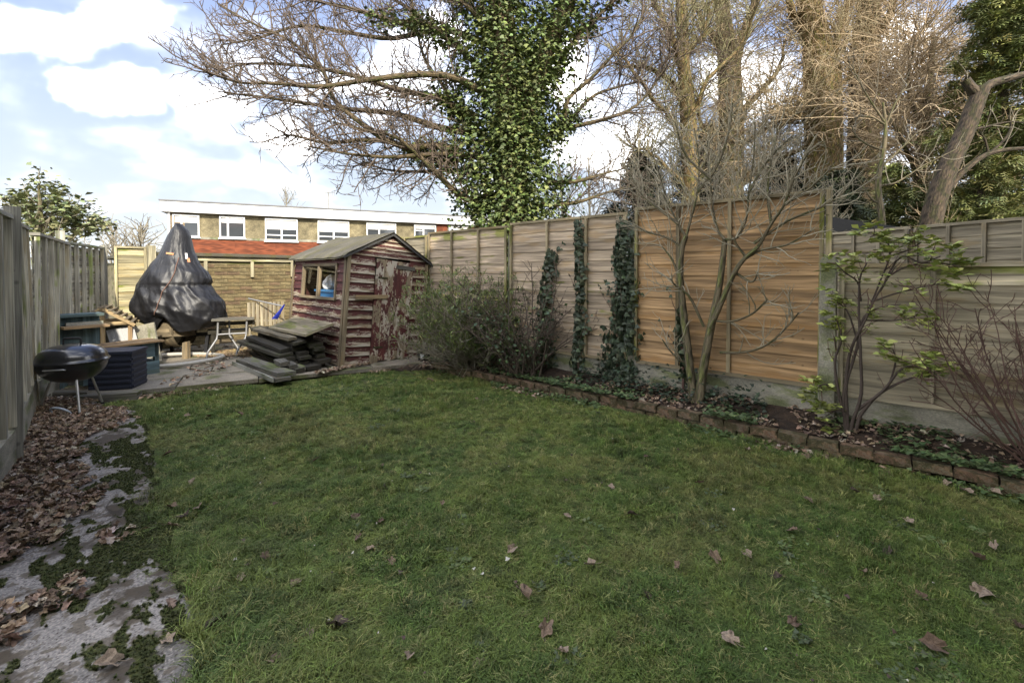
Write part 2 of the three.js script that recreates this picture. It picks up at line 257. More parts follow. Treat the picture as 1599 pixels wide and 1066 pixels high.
// left boundary: path beside the fence, coordinates t (along) and a (across, from the fence)
const fX = -0.66, fZ = 0.751, aX = 0.751, aZ = 0.66;
const TA = (t, a) => [fX * t + aX * a, fZ * t + aZ * a];
const pathEdge = (t) => 0.19 + 0.16 * (wn(t, 3.3, 1.3, 4, 211) - 0.5) + 0.10 * (wn(t, 9.3, 7, 2, 215) - 0.5) - 0.35 * smooth(6.1, 7.0, t);
const pathH = (t, a) => 0.03 + 0.02 * (wn(t, a, 2.2, 3, 221) - 0.5) + 0.05 * smooth(-0.35, -0.75, a);
{
  const g = new GB(); g.grid(150, 130, (u, v) => { const X = lerp(-8.5, 6.5, u), Z = lerp(-2, 11, v); return [X, lawnH(X, Z) - 0.004, -Z]; }, (u, v) => [u * 15 / 1.6, v * 13 / 1.6]);
  struct(g.build('lawn', M.thatch));
  // path: worn concrete with moss grown over it
  const T0 = 0.6, T1 = 8.0, A0 = -1.15, A1 = 0.55, mossAt = (t, a) => { const e = pathEdge(t) - a; return 0.30 * wn(t, a * 1.25, 2.6, 2, 231) + 0.70 * wn(t * 0.8, a * 1.5, 11, 4, 235) + 0.075 * smooth(0.45, 0, e) - 0.05 * smooth(5.0, 5.8, t) - 0.08 * smooth(-0.05, -0.5, a); };
  const pt = tex(512, 2048, (u, v) => {
    const a = lerp(A0, A1, u), t = lerp(T0, T1, v), s = wn(t, a, 170, 2, 241), b = wn(t, a, 2.4, 4, 245), crk = Math.abs(wn(t * 1.0, a, 1.1, 4, 249) - 0.5) < 0.0025 ? 1 : 0;
    let c = 142 + 96 * (s - 0.5) + 66 * (b - 0.5); let col = [c, c * 0.965, c * 0.915];
    if (s > 0.74) col = [178, 168, 156]; if (s < 0.22) col = [70, 60, 54];
    col = mix3(col, [62, 54, 43], 0.75 * smooth(0.52, 0.66, wn(t, a, 6, 5, 255))); col = mix3(col, [84, 74, 58], 0.55 * smooth(0.54, 0.6, wn(t, a, 24, 3, 257)));
    const m = smooth(0.545, 0.59, mossAt(t, a)), mm = wn(t, a, 110, 2, 259);
    col = mix3(col, mix3([34, 38, 14], [84, 88, 28], mm), m * 0.94); return crk ? mix3(col, [50, 45, 38], 0.5) : col;
  });
  pt.wrapS = pt.wrapT = THREE.ClampToEdgeWrapping;
  const p = new GB(); p.grid(56, 260, (u, v) => {
    const a = lerp(A0, A1, u), t = lerp(T0, T1, v), [X, Z] = TA(t, a), e = a - pathEdge(t);
    return [X, e > 0.12 ? -0.06 : lerp(pathH(t, a), -0.05, smooth(-0.03, 0.1, e)), -Z];
  }, (u, v) => [u, v]);
  struct(p.build('path', std([0.92, 0.9, 0.88], { map: pt, bumpMap: pt, bumpScale: 0.006, roughness: 0.95 })));
  // moss cushions
  const r = RNG(5), list = [], tuft = new GB();
  for (let k = 0; k < 16; k++) { const a = r() * 6.28, l = 0.35 + r() * 0.65, w = 0.28, q = a + 1.57; tuft.quad([Math.cos(q) * w, 0, Math.sin(q) * w], [-Math.cos(q) * w, 0, -Math.sin(q) * w], [Math.cos(a) * l - Math.cos(q) * 0.05, 0.9 * (1.1 - l), Math.sin(a) * l], [Math.cos(a) * l + Math.cos(q) * 0.05, 0.9 * (1.1 - l), Math.sin(a) * l]); }
  for (let k = 0; k < 90000 && list.length < 15000; k++) {
    const t = lerp(1.6, 7, r()), a = lerp(-0.6, 0.3, r()); if (a > pathEdge(t) + 0.02 || mossAt(t, a) < 0.56) continue;
    const [X, Z] = TA(t, a), s = 0.006 + r() * 0.008; list.push([mat4(V(X, pathH(t, a) - 0.002, -Z), 0, r() * 6, 0, s, s * (0.6 + r()), s), tint(mix3([0.045, 0.055, 0.012], [0.12, 0.14, 0.03], r() * r()), 1, 0.2, r)]);
  }
  tag(copies('moss', tuft.geo(), M.grass, list), 'dark green moss cushions growing on the concrete path', 'moss', null, 'stuff');
}
// planting bed behind the brick edging
const bedH = (d, n) => lerp(0.085, 0.2, smooth(4.6, 5.05, n)) * (1 - 0.6 * smooth(4.6, 6.4, d)) + 0.035 * (wn(d, n, 5, 3, 261) - 0.5);
{
  const g = new GB(); g.grid(160, 14, (u, v) => { const d = lerp(-2.2, 8.6, u), n = lerp(4.56, 5.3, v) - (d > 5.2 ? (1 - v) * 0.5 * smooth(5.2, 5.9, d) : 0), [X, Z] = DN(d, n); return [X, v === 0 ? 0.0 : bedH(d, n), -Z]; }, (u, v) => [u * 9, v]);
  struct(g.build('planting_bed', M.soil));
}
// brick edging, two courses
{
  const o = thing('brick_edging', 'low mossy two-course brick edging between lawn and fence bed', 'edging'), r = RNG(8);
  const shapes = [0, 1, 2, 3].map(() => { const b = new GB(), j = () => (r() - 0.5) * 0.012; const c = []; for (const y of [0, 0.066]) for (const [x, z] of [[-0.106, -0.05], [0.106, -0.05], [0.106, 0.05], [-0.106, 0.05]]) c.push([x + j(), y + j() * 0.6, z + j()]); return b.hexa(c, r(), r(), 0.3, 0.3).geo(); });
  for (let c = 0; c < 2; c++) for (let k = 0; k < 32; k++) {
    const d = -1.6 + (k + c * 0.5) * 0.222, n = 4.53 + 0.05 * Math.sin(d * 0.9) + 0.03 * (wn(d, 1, 1.2, 2, 271) - 0.5) + (r() - 0.5) * 0.016; const [X, Z] = DN(d, n);
    if (c === 0 && d < 2.0 && r() < 0.08) continue;
    const m = mesh('brick', shapes[Math.floor(r() * 4)], (c === 0 && k === 8) ? M.redBrick : M.mossyBrick[Math.floor(r() * 3)], o);
    m.position.set(X, -0.03 + c * 0.069 + (r() - 0.5) * 0.012, -Z); m.rotation.set((r() - 0.5) * 0.1, Math.atan2(-dZ, -dX) * -1 + (r() - 0.5) * 0.05, (r() - 0.5) * 0.04); m.rotation.y = Math.atan2(dZ, dX) + (r() - 0.5) * 0.06;
  }
}
// patio slabs
const PT = 0.08;
{
  const o = new THREE.Group(); o.name = numbered('patio'); scene.add(o); struct(o, 'weathered grey brown concrete slab patio in front of the shed');
  const ex = V().subVectors(PB, PA).normalize(), ey = V(ex.z, 0, -ex.x); if (ey.z > 0) ey.negate(); const r = RNG(15), turn = Math.atan2(-ex.z, ex.x);
  const base = new GB(); base.box(1.9, -0.04, -2.3, 4.4, 0.092, 4.6);
  const bm = base.build('bedding', M.soil, o); bm.position.copy(PA); bm.rotation.y = turn; bm.position.addScaledVector(ey, 0.06);
  const kinds = []; for (const w of [0.9, 0.6]) for (let k = 0; k < 3; k++) { const b = new GB(), h = 0.055, j = () => (r() - 0.5) * 0.014, L = w - 0.014, D = 0.586; const lo = [[0, 0], [L, 0], [L, -D], [0, -D]].map(([x, z]) => [x + j(), z + j()]); const c = []; for (const [y, s] of [[0, 0], [h - 0.006, 0], [h, 0.006]]) c.push(lo.map(([x, z]) => [x + (x < L / 2 ? s : -s), y, z + (z > -D / 2 ? -s : s)])); b.hexa([...c[0].slice().reverse(), ...c[1].slice().reverse()], r(), r(), 1.1, 1.1); b.hexa([...c[1].slice().reverse(), ...c[2].slice().reverse()], r(), r(), 1.1, 1.1); kinds.push([w, b.geo()]); }
  for (let row = 0; row < 7; row++) { let x = -0.25 - (row % 2) * 0.3; while (x < 3.7) { const wide = r() < 0.6, [w, geo] = kinds[(wide ? 0 : 3) + Math.floor(r() * 3)]; if (!(x > 2.5 && row > 1)) { const m = mesh('paving_slab', geo, M.slab[Math.floor(r() * 3)], o); m.position.copy(PA).addScaledVector(ex, x).addScaledVector(ey, row * 0.6); m.position.y = PT - 0.055 + (r() - 0.5) * 0.014; m.rotation.set((r() - 0.5) * 0.012, turn, (r() - 0.5) * 0.012); } x += w; } }
}
// ---------------------------------------------------------------- fences
// horizontal overlapping boards with battens; local x along the fence, z towards the garden
const boardSets = new Map();
function boardShapes(w, h, wane) {
  const key = [w.toFixed(2), h.toFixed(3), wane].join(); if (boardSets.has(key)) return boardSets.get(key);
  const r = RNG(Math.round(w * 1000 + h * 100)), out = [];
  for (let k = 0; k < 5; k++) {
    const b = new GB(), S = 6, T = 0.007, uo = r(), vo = r(), lo = [], seed = r() * 50;
    for (let i = 0; i <= S; i++) lo.push((wn(i * 0.9 + seed, k, 0.7, 2, 281) - 0.5) * wane * 2);
    for (let i = 0; i < S; i++) { const x0 = w * (i / S - 0.5), x1 = w * ((i + 1) / S - 0.5), u0 = i / S * w / 1.2 + uo, u1 = (i + 1) / S * w / 1.2 + uo, z0 = 0.009, z1 = -0.003;
      b.quad([x0, lo[i], z0], [x1, lo[i + 1], z0], [x1, h, z1], [x0, h, z1], [u0, vo], [u1, vo], [u1, vo + h / 0.45], [u0, vo + h / 0.45]);
      b.quad([x0, lo[i], z0 - T], [x1, lo[i + 1], z0 - T], [x1, lo[i + 1], z0], [x0, lo[i], z0], [u0, vo], [u1, vo], [u1, vo + 0.02], [u0, vo + 0.02]);
      b.quad([x1, lo[i + 1], z0 - T], [x0, lo[i], z0 - T], [x0, h, z1 - T], [x1, h, z1 - T], [u1, vo], [u0, vo], [u0, vo + h / 0.45], [u1, vo + h / 0.45]);
      if (i === 0) b.quad([x0, lo[0], z0 - T], [x0, lo[0], z0], [x0, h, z1], [x0, h, z1 - T]);
      if (i === S - 1) b.quad([x1, lo[S], z0], [x1, lo[S], z0 - T], [x1, h, z1 - T], [x1, h, z1]);
    }
    b.quad([-w / 2, h, z1_(0)], [w / 2, h, z1_(0)], [w / 2, h, z1_(1)], [-w / 2, h, z1_(1)], [0, vo], [w / 1.2, vo], [w / 1.2, vo + 0.02], [0, vo + 0.02]);
    out.push(b.geo());
  }
  boardSets.set(key, out); return out;
}
function z1_(k) { return k ? -0.010 : -0.003; }
function lapPanel(parent, x0, x1, y0, y1, o) {   // o: mats, frame, battens (fractions), pitch, wane, seed, topRail, battenSide
  const p = part('panel', parent), r = RNG(o.seed), w = x1 - x0 - 0.05, cx = (x0 + x1) / 2, pitch = o.pitch || 0.132, bh = pitch + 0.03, shapes = boardShapes(w, bh, o.wane ?? 0.006);
  const rows = Math.round((y1 - y0 - 0.05) / pitch);
  for (let k = 0; k < rows; k++) { const m = mesh('board', shapes[Math.floor(r() * 5)], o.mats[Math.floor(r() * 3)], p); m.position.set(cx, y0 + 0.02 + k * (y1 - y0 - 0.05) / rows, 0.002 * (r() - 0.5)); m.rotation.z = (r() - 0.5) * 0.006; if (k === rows - 1) m.scale.y = 0.86; }
  const F = o.frame; const bar = (name, a, b, ww, hh, zz, y, mm) => { const g = new GB(); g.box((a + b) / 2, y, zz, b - a, hh, ww, r(), r()); return g.build(name, mm || F[Math.floor(r() * 3)], p); };
  bar('top_rail', x0, x1, 0.055, 0.032, 0.004, y1 - 0.03); bar('bottom_rail', x0 + 0.03, x1 - 0.03, 0.03, 0.035, 0.033, y0);
  const bt = [0, ...o.battens, 1];
  bt.forEach((f, i) => { const x = lerp(x0 + 0.018, x1 - 0.018, f), bw = (i === 0 || i === bt.length - 1) ? 0.036 : (o.battenWidth || 0.036), g = new GB(); g.hexa([[x - bw / 2, y0 + 0.036, 0.02], [x + bw / 2, y0 + 0.036, 0.02], [x + bw / 2, y0 + 0.036, 0.042], [x - bw / 2, y0 + 0.036, 0.042], [x - bw / 2, y1 - 0.031, 0.02], [x + bw / 2, y1 - 0.031, 0.02], [x + bw / 2, y1 - 0.031, 0.042], [x - bw / 2, y1 - 0.031, 0.042]], r(), r()); g.build('batten', F[i % 3], p); });
  return p;
}
const fenceTurn = Math.atan2(dZ, dX) - Math.PI;   // local x = -D, local z = -N
const FN = 5.06, FD0 = dX * 2.88 + dZ * 4.2;
{
  // long run: tall orange panel, then greyer panels running back behind the shed
  const [X0, Z0] = DN(FD0, FN);
  const base = V(X0, 0, -Z0), A = 1.93;
  const f = thing('lap_fence', 'long timber lap fence with orange end panel and ivy strands', 'fence', base, fenceTurn);
  lapPanel(f, -1.86, -0.0, 0.425, 2.26, { mats: M.tallPanel, frame: M.frame, battens: [0.27, 0.565], seed: 31, pitch: 0.128 });
  lapPanel(f, -2 * A + 0.03, -A - 0.04, 0.41, 2.22, { mats: M.greyPanel, frame: M.frame, battens: [0.36, 0.7], seed: 32 });
  lapPanel(f, -3 * A + 0.06, -2 * A - 0.04, 0.38, 2.19, { mats: M.greyPanel, frame: M.frame, battens: [0.33, 0.68], seed: 33 });
  lapPanel(f, -4 * A + 0.06, -3 * A + 0.02, 0.36, 2.15, { mats: M.farPanel, frame: M.frame, battens: [0.33, 0.66], seed: 34 });
  const r = RNG(3);
  [[-0.0, 0.0], [-A, 0.01], [-2 * A, -0.02], [-3 * A, -0.04], [-4 * A, -0.06]].forEach(([x, dy], k) => {
    if (k) { const g = new GB(); g.hexa([[x - 0.045, 0, -0.075], [x + 0.045, 0, -0.075], [x + 0.045, 0, -0.012], [x - 0.045, 0, -0.012], [x - 0.045, 2.05, -0.075], [x + 0.045, 2.05, -0.075], [x + 0.045, 2.05, -0.012], [x - 0.045, 2.05, -0.012]]); g.build('concrete_post', M.concrete, f); }
    if (k < 4) { const g = new GB(); g.box(x - A / 2, 0.02, 0.0, A - 0.1, 0.395 + dy * 1.4, 0.045, r(), r()); g.build('gravel_board', M.concrete, f); }
  });
  const e = new GB(); e.box(0.035, 0.4, 0.012, 0.045, 1.868, 0.05, 0.3, 0.2); e.build('end_post', M.frame[0], f);
  // round-topped concrete post and the low panel in front of it
  const lf = thing('low_fence', 'low olive timber lap fence with round-topped concrete post and gravel board', 'fence', base, fenceTurn);
  const s = new THREE.Shape(); s.moveTo(-0.055, 0); s.lineTo(0.055, 0); s.lineTo(0.055, 1.59); s.absarc(0, 1.59, 0.055, 0, Math.PI); s.lineTo(-0.055, 0);
  const pg = new THREE.ExtrudeGeometry(s, { depth: 0.075, bevelEnabled: true, bevelSize: 0.008, bevelThickness: 0.008, bevelSegments: 2, curveSegments: 8 }); pg.translate(0.045, 0, 0.048);
  mesh('concrete_post', pg, M.concrete, lf);
  lapPanel(lf, 0.12, 1.95, 0.39, 1.575, { mats: M.lowPanel, frame: M.lowPanel, battens: [0.335, 0.67], seed: 41, pitch: 0.135 });
  const gb = new GB(); gb.box(1.03, 0.02, 0.0, 1.86, 0.365, 0.045, 0.2, 0.6); gb.build('gravel_board', M.concrete, lf);
  const gp = new GB(); gp.box(2.01, 0, 0.01, 0.1, 1.64, 0.1); gp.build('concrete_post', M.concrete, lf);
}
{
  // neighbour's fence behind
  const a = at(1262, 367, 6.7), b = at(1690, 330, 4.2), L = Math.hypot(b.x - a.x, b.z - a.z), t = Math.atan2(-(b.z - a.z), b.x - a.x);
  const f = thing('garden_fence', 'pale lap fence standing behind the low olive fence', 'fence', V(a.x, 0, a.z), t);
  const n = 2; for (let k = 0; k < n; k++) lapPanel(f, k * L / n + 0.03, (k + 1) * L / n - 0.03, 0.3, 2.05, { mats: M.farPanel, frame: M.farPanel, battens: [0.25, 0.5, 0.75], seed: 51 + k, pitch: 0.13 });
  for (let k = 0; k <= n; k++) { const g = new GB(); g.box(k * L / n, 0, -0.06, 0.09, 2.0, 0.09); g.build('post', M.frame[k % 3], f); }
  for (let k = 0; k < n; k++) { const g = new GB(); g.box((k + 0.5) * L / n, 0, 0, L / n - 0.06, 0.29, 0.04); g.build('gravel_board', M.concrete, f); }
}
{
  // left fence: weathered panels between leaning posts
  const pts = [[-2.62, 2.02], [-3.75, 3.4], [-5.01, 4.75], [-6.08, 6.2], [-6.93, 7.72]];
  const f = thing('weathered_fence', 'weathered grey-green panel fence with close vertical battens and leaning posts', 'fence');
  const tops = [2.06, 1.985, 1.95, 2.06, 1.955], lean = [0, 0.005, -0.035, -0.012, 0];
  for (let k = 0; k < 4; k++) {
    const [x0, z0] = pts[k], [x1, z1] = pts[k + 1], L = Math.hypot(x1 - x0, z1 - z0), t = Math.atan2(-(-z1 + z0), x1 - x0);
    const seg = part('bay', f); seg.position.set(x0, 0, -z0); seg.rotation.y = Math.atan2(z1 - z0, x1 - x0);
    // local x runs away along the fence; local z (right-handed) faces the garden
    const r = RNG(60 + k), y0 = 0.36 - (k > 2 ? 0.04 : 0), y1 = 1.9 - 0.0 * k, w = L - 0.13, nb = 5, sh = boardShapes(w, 0.165, 0.006);
    const rows = 12; for (let i = 0; i < rows; i++) { const m = mesh('board', sh[Math.floor(r() * 5)], M.leftPanel[Math.floor(r() * 3)], seg); m.position.set(L / 2, y0 + i * (y1 - y0 - 0.03) / rows, -0.03); if (i === rows - 1) m.scale.y = 0.8; }
    for (let i = 0; i <= nb; i++) { const g = new GB(), x = lerp(0.09, L - 0.09, i / nb), bw = 0.04; g.hexa([[x - bw / 2, y0, -0.012], [x + bw / 2, y0, -0.012], [x + bw / 2, y0, 0.03], [x - bw / 2, y0, 0.03], [x - bw / 2, y1 - 0.01, -0.012], [x + bw / 2, y1 - 0.01, -0.012], [x + bw / 2, y1 - 0.01, 0.03], [x - bw / 2, y1 - 0.01, 0.03]], r(), r()); g.build('batten', M.leftPanel[i % 3], seg); }
    const tr = new GB(); tr.box(L / 2, y1 - 0.008, -0.005, L - 0.1, 0.03, 0.085, r(), r()); tr.build('top_rail', M.oldPost[k % 3], seg);
    const gv = new GB(); gv.box(L / 2, -0.02, 0.0, L - 0.09, 0.36 - (k > 2 ? 0.04 : 0), 0.045, r(), r()); gv.build('gravel_board', M.concrete, seg);
    if (k === 1) seg.rotation.x = 0.03; if (k === 2) seg.rotation.x = -0.015;
  }
  pts.forEach(([x, z], k) => { const g = new GB(), r = RNG(70 + k); g.box(0, -0.1, 0, 0.09, tops[k] + 0.1, 0.09, r(), r()); const m = g.build('post', M.oldPost[k % 3], f); m.position.set(x + 0.03, 0, -z + 0.03); m.rotation.y = 0.84; m.rotation.z = -lean[k] * 2; });
}
{
  // short pale panel closing the corner, and its white post
  const [x0, z0] = [-6.86, 7.80], f = thing('corner_panel', 'short pale lap panel with cream post closing the fence corner', 'fence panel', V(x0, 0, -z0), Math.atan2(nZ, nX));
  lapPanel(f, 0.03, 0.47, 0.12, 1.95, { mats: M.backPanel, frame: M.backPanel, battens: [], seed: 81, pitch: 0.13 });
  const g = new GB(); g.box(0.54, 0, 0.02, 0.12, 1.98, 0.1, 0.3, 0.7); g.build('post', M.cream[1], f);
}
// ---------------------------------------------------------------- flats beyond the garden
{
  const a = at(252, 312, 24), b = at(760, 339, 31.5), L = Math.hypot(b.x - a.x, b.z - a.z), turn = Math.atan2(-(b.z - a.z), b.x - a.x);
  const o = thing('apartment_block', 'flat-roofed two-storey block of flats with white fascia and red brick band', 'building', V(a.x, 0, a.z), turn), r = RNG(90);
  const H = a.y, LL = L + 9, bx = (name, x0, x1, y0, y1, z0, z1, mat, par = o) => { const g = new GB(); g.hexa([[x0, y0, z0], [x1, y0, z0], [x1, y0, z1], [x0, y0, z1], [x0, y1, z0], [x1, y1, z0], [x1, y1, z1], [x0, y1, z1]], r(), r(), 2, 2); return g.build(name, mat, par); };
  const pebble = std([0.5, 0.42, 0.24], { map: brickTex, bumpMap: fineNoise, bumpScale: 0.01 }), yel = std([0.62, 0.46, 0.28], { map: brickTex });
  const courses = tex(256, 512, (u, v) => { const k = (v * 36) % 1; const c = 150 + 70 * (vn(u * 8 + Math.floor(v * 36) * 0.5, Math.floor(v * 36), 0, 36, 301) - 0.5); return k < 0.14 ? [150, 120, 100] : [c, c * 0.9, c * 0.85]; });
  const red = std([0.52, 0.185, 0.085], { map: courses, bumpMap: courses, bumpScale: 0.006 });
  bx('wall', 0.25, LL, 0, H - 0.62, -9, -0.06, pebble);
  bx('corner_pier', 0.25, 1.0, 0, H - 0.62, -0.058, 0.02, yel);
  bx('fascia', 0, LL + 0.3, H - 0.62, H - 0.06, -9.3, 0.3, M.white); bx('roof_edge', -0.05, LL + 0.35, H - 0.06, H, -9.35, 0.36, std([0.2, 0.2, 0.2]));
  const wy1 = H - 0.72, wy0 = wy1 - 1.18;
  const bandY1 = wy0 - 0.12, bandY0 = bandY1 - 1.25; bx('brick_band', 1.01, LL, bandY0, bandY1, -0.058, 0.035, red); bx('sill_band', 1.01, LL, bandY1 + 0.001, bandY1 + 0.13, -0.058, 0.05, M.concrete);
  // windows at their pixel columns on the front
  const along = (px) => { const k = (px - 800) / FOC, ux = Math.cos(turn), uz = Math.sin(turn); return (k * -a.z - a.x) / (ux - k * uz); };
  const win = (x0, x1, y0, y1, kind) => {
    const w = part('window', o), z = 0.04, f = 0.07, fr = new GB(), add = (p, q, s, t) => fr.box((p + q) / 2, s, z, q - p, t - s, 0.1);
    add(x0, x1, y0, y0 + f); add(x0, x1, y1 - f, y1); add(x0, x0 + f, y0 + f, y1 - f); add(x1 - f, x1, y0 + f, y1 - f);
    const splits = kind === 1 ? [0.33] : kind === 2 ? [0.5] : [0.42]; for (const s of splits) add(lerp(x0, x1, s) - 0.045, lerp(x0, x1, s) + 0.045, y0 + f, y1 - f);
    if (kind === 2) { add(x0 + f, lerp(x0, x1, 0.5) - 0.046, y0 + 0.3, y0 + 0.36); add(lerp(x0, x1, 0.5) + 0.046, x1 - f, y0 + 0.3, y0 + 0.36); }
    if (kind === 3) add(x0 + f, lerp(x0, x1, 0.42) - 0.046, y1 - 0.42, y1 - 0.36);
    fr.build('frame', M.white, w); bx('sill', x0 - 0.05, x1 + 0.05, y0 - 0.07, y0 - 0.003, -0.05, 0.16, M.white, w);
    const ed = [0, ...splits, 1]; for (let k = 0; k < ed.length - 1; k++) bx('pane', lerp(x0, x1, ed[k]) + 0.05, lerp(x0, x1, ed[k + 1]) - 0.05, y0 + f + 0.003, y1 - f - 0.003, -0.055, 0.015, M.darkGlass, w);
    bx('blind', x0 + f + 0.03, x1 - f - 0.03, y1 - 0.1 - (kind === 2 ? 0.42 : 0.26) * (0.4 + r()), y1 - f - 0.006, 0.016, 0.021, M.curtain, w);
  };
  const cols = [[271, 313, 1], [344, 384, 1], [415, 466, 2], [497, 546, 2], [573, 619, 3], [647, 681, 3], [701, 736, 3]];
  cols.forEach(([p, q, k]) => { const x0 = along(p), x1 = along(q); win(x0, x1, wy0 - (k === 2 ? 0.1 : 0), wy1, k); win(x0, x1, bandY0 - 1.45, bandY0 - 0.06, k); });
  const p2 = bx('brick_pier', along(683), along(699), wy0 - 0.05, H - 0.63, -0.057, 0.03, red); bx('brick_pier', along(738), along(770), wy0 - 0.05, H - 0.63, -0.057, 0.03, red);
  bx('downpipe', 0.28, 0.38, 0, H - 0.63, 0.03, 0.12, M.white);
  // aerial on the roof
  const ae = thing('television_aerial', 'thin television aerial on the flat roof of the flats', 'aerial', V()), q = at(513, 298, 29), g = new GB();
  ae.position.set(q.x, H - 0.05, q.z); const h = 1.35; g.tube([V(0, 0, 0), V(0, h, 0)], [0.025, 0.02], 5); g.build('mast', M.twigGrey, ae);
  const g2 = new GB(); g2.tube([V(-0.5, h - 0.1, 0), V(0.45, h - 0.05, 0.1)], [0.016, 0.016], 4); for (let k = 0; k < 7; k++) g2.tube([V(-0.45 + k * 0.14, h - 0.26, -0.02), V(-0.45 + k * 0.14, h + 0.1, 0.06)], [0.009, 0.009], 4); g2.build('antenna', M.twigGrey, ae);
}
// ---------------------------------------------------------------- brick garage
{
  const [x0, z0] = [-6.60, 8.28], o = thing('brick_garage', 'yellow brick garage wall with cream fascia board and felt roof edge', 'garage', V(x0, 0, -z0), Math.atan2(nZ, nX)), r = RNG(95);
  const L = 4.6, H = 1.70, bw = 0.2175, bh = 0.0655, px = 0.2275, py = 0.0755;
  const core = new GB(); core.box(L / 2, 0, -2.5, L, H + 0.02, 5.0); core.build('mortar_wall', M.mortar, o);
  const shapes = [0, 1, 2].map(() => { const g = new GB(); g.box(0, 0, -0.004, bw, bh, 0.024, r(), r()); return g.geo(); }), half = (() => { const g = new GB(); g.box(0, 0, -0.004, bw / 2 - 0.005, bh, 0.024, 0.3, 0.2); return g.geo(); })();
  const rows = Math.floor(H / py), rest = []; let n = 0;
  for (let k = rows - 1; k >= 0; k--) for (let i = 0; i < 20; i++) {
    const x = (i + (k % 2) * 0.5) * px + bw / 2 + 0.01, y = 0.012 + k * py; if (x > L - 0.1) continue;
    const near = x < 3.1 && y > 0.35; const z = 0.003 + r() * 0.003;
    if (k % 2 && i === 0) { const m = mesh('brick', half, M.brick[Math.floor(r() * 4)], o); m.position.set(bw / 4 + 0.003, y, z); n++; }
    if (near && n < 298) { n++; const m = mesh('brick', shapes[Math.floor(r() * 3)], M.brick[Math.floor(r() ** 1.4 * 4)], o); m.position.set(x, y, z); }
    else { const g = shapes[Math.floor(r() * 3)].clone(); g.translate(x, y, z); rest.push(g); }
  }
  const m = mesh('brickwork', mergeGeometries(rest), M.brick[0], o); m.userData.kind = 'stuff';
  const add = (name, xa, xb, ya, yb, za, zb, mat) => { const g = new GB(); g.box((xa + xb) / 2, ya, (za + zb) / 2, xb - xa, yb - ya, zb - za, r(), r()); return g.build(name, mat, o); };
  add('fascia_board', -0.05, L + 0.05, H + 0.022, H + 0.11, -0.02, 0.06, M.cream[0]); add('roof_edge', -0.1, L + 0.1, H + 0.112, H + 0.175, -5, 0.12, M.felt);
  for (const x of [0.16, 0.84, 1.68, 2.5]) add('batten', x, x + 0.055, H - 0.30, H + 0.02, 0.02, 0.06, M.cream[2]);
}
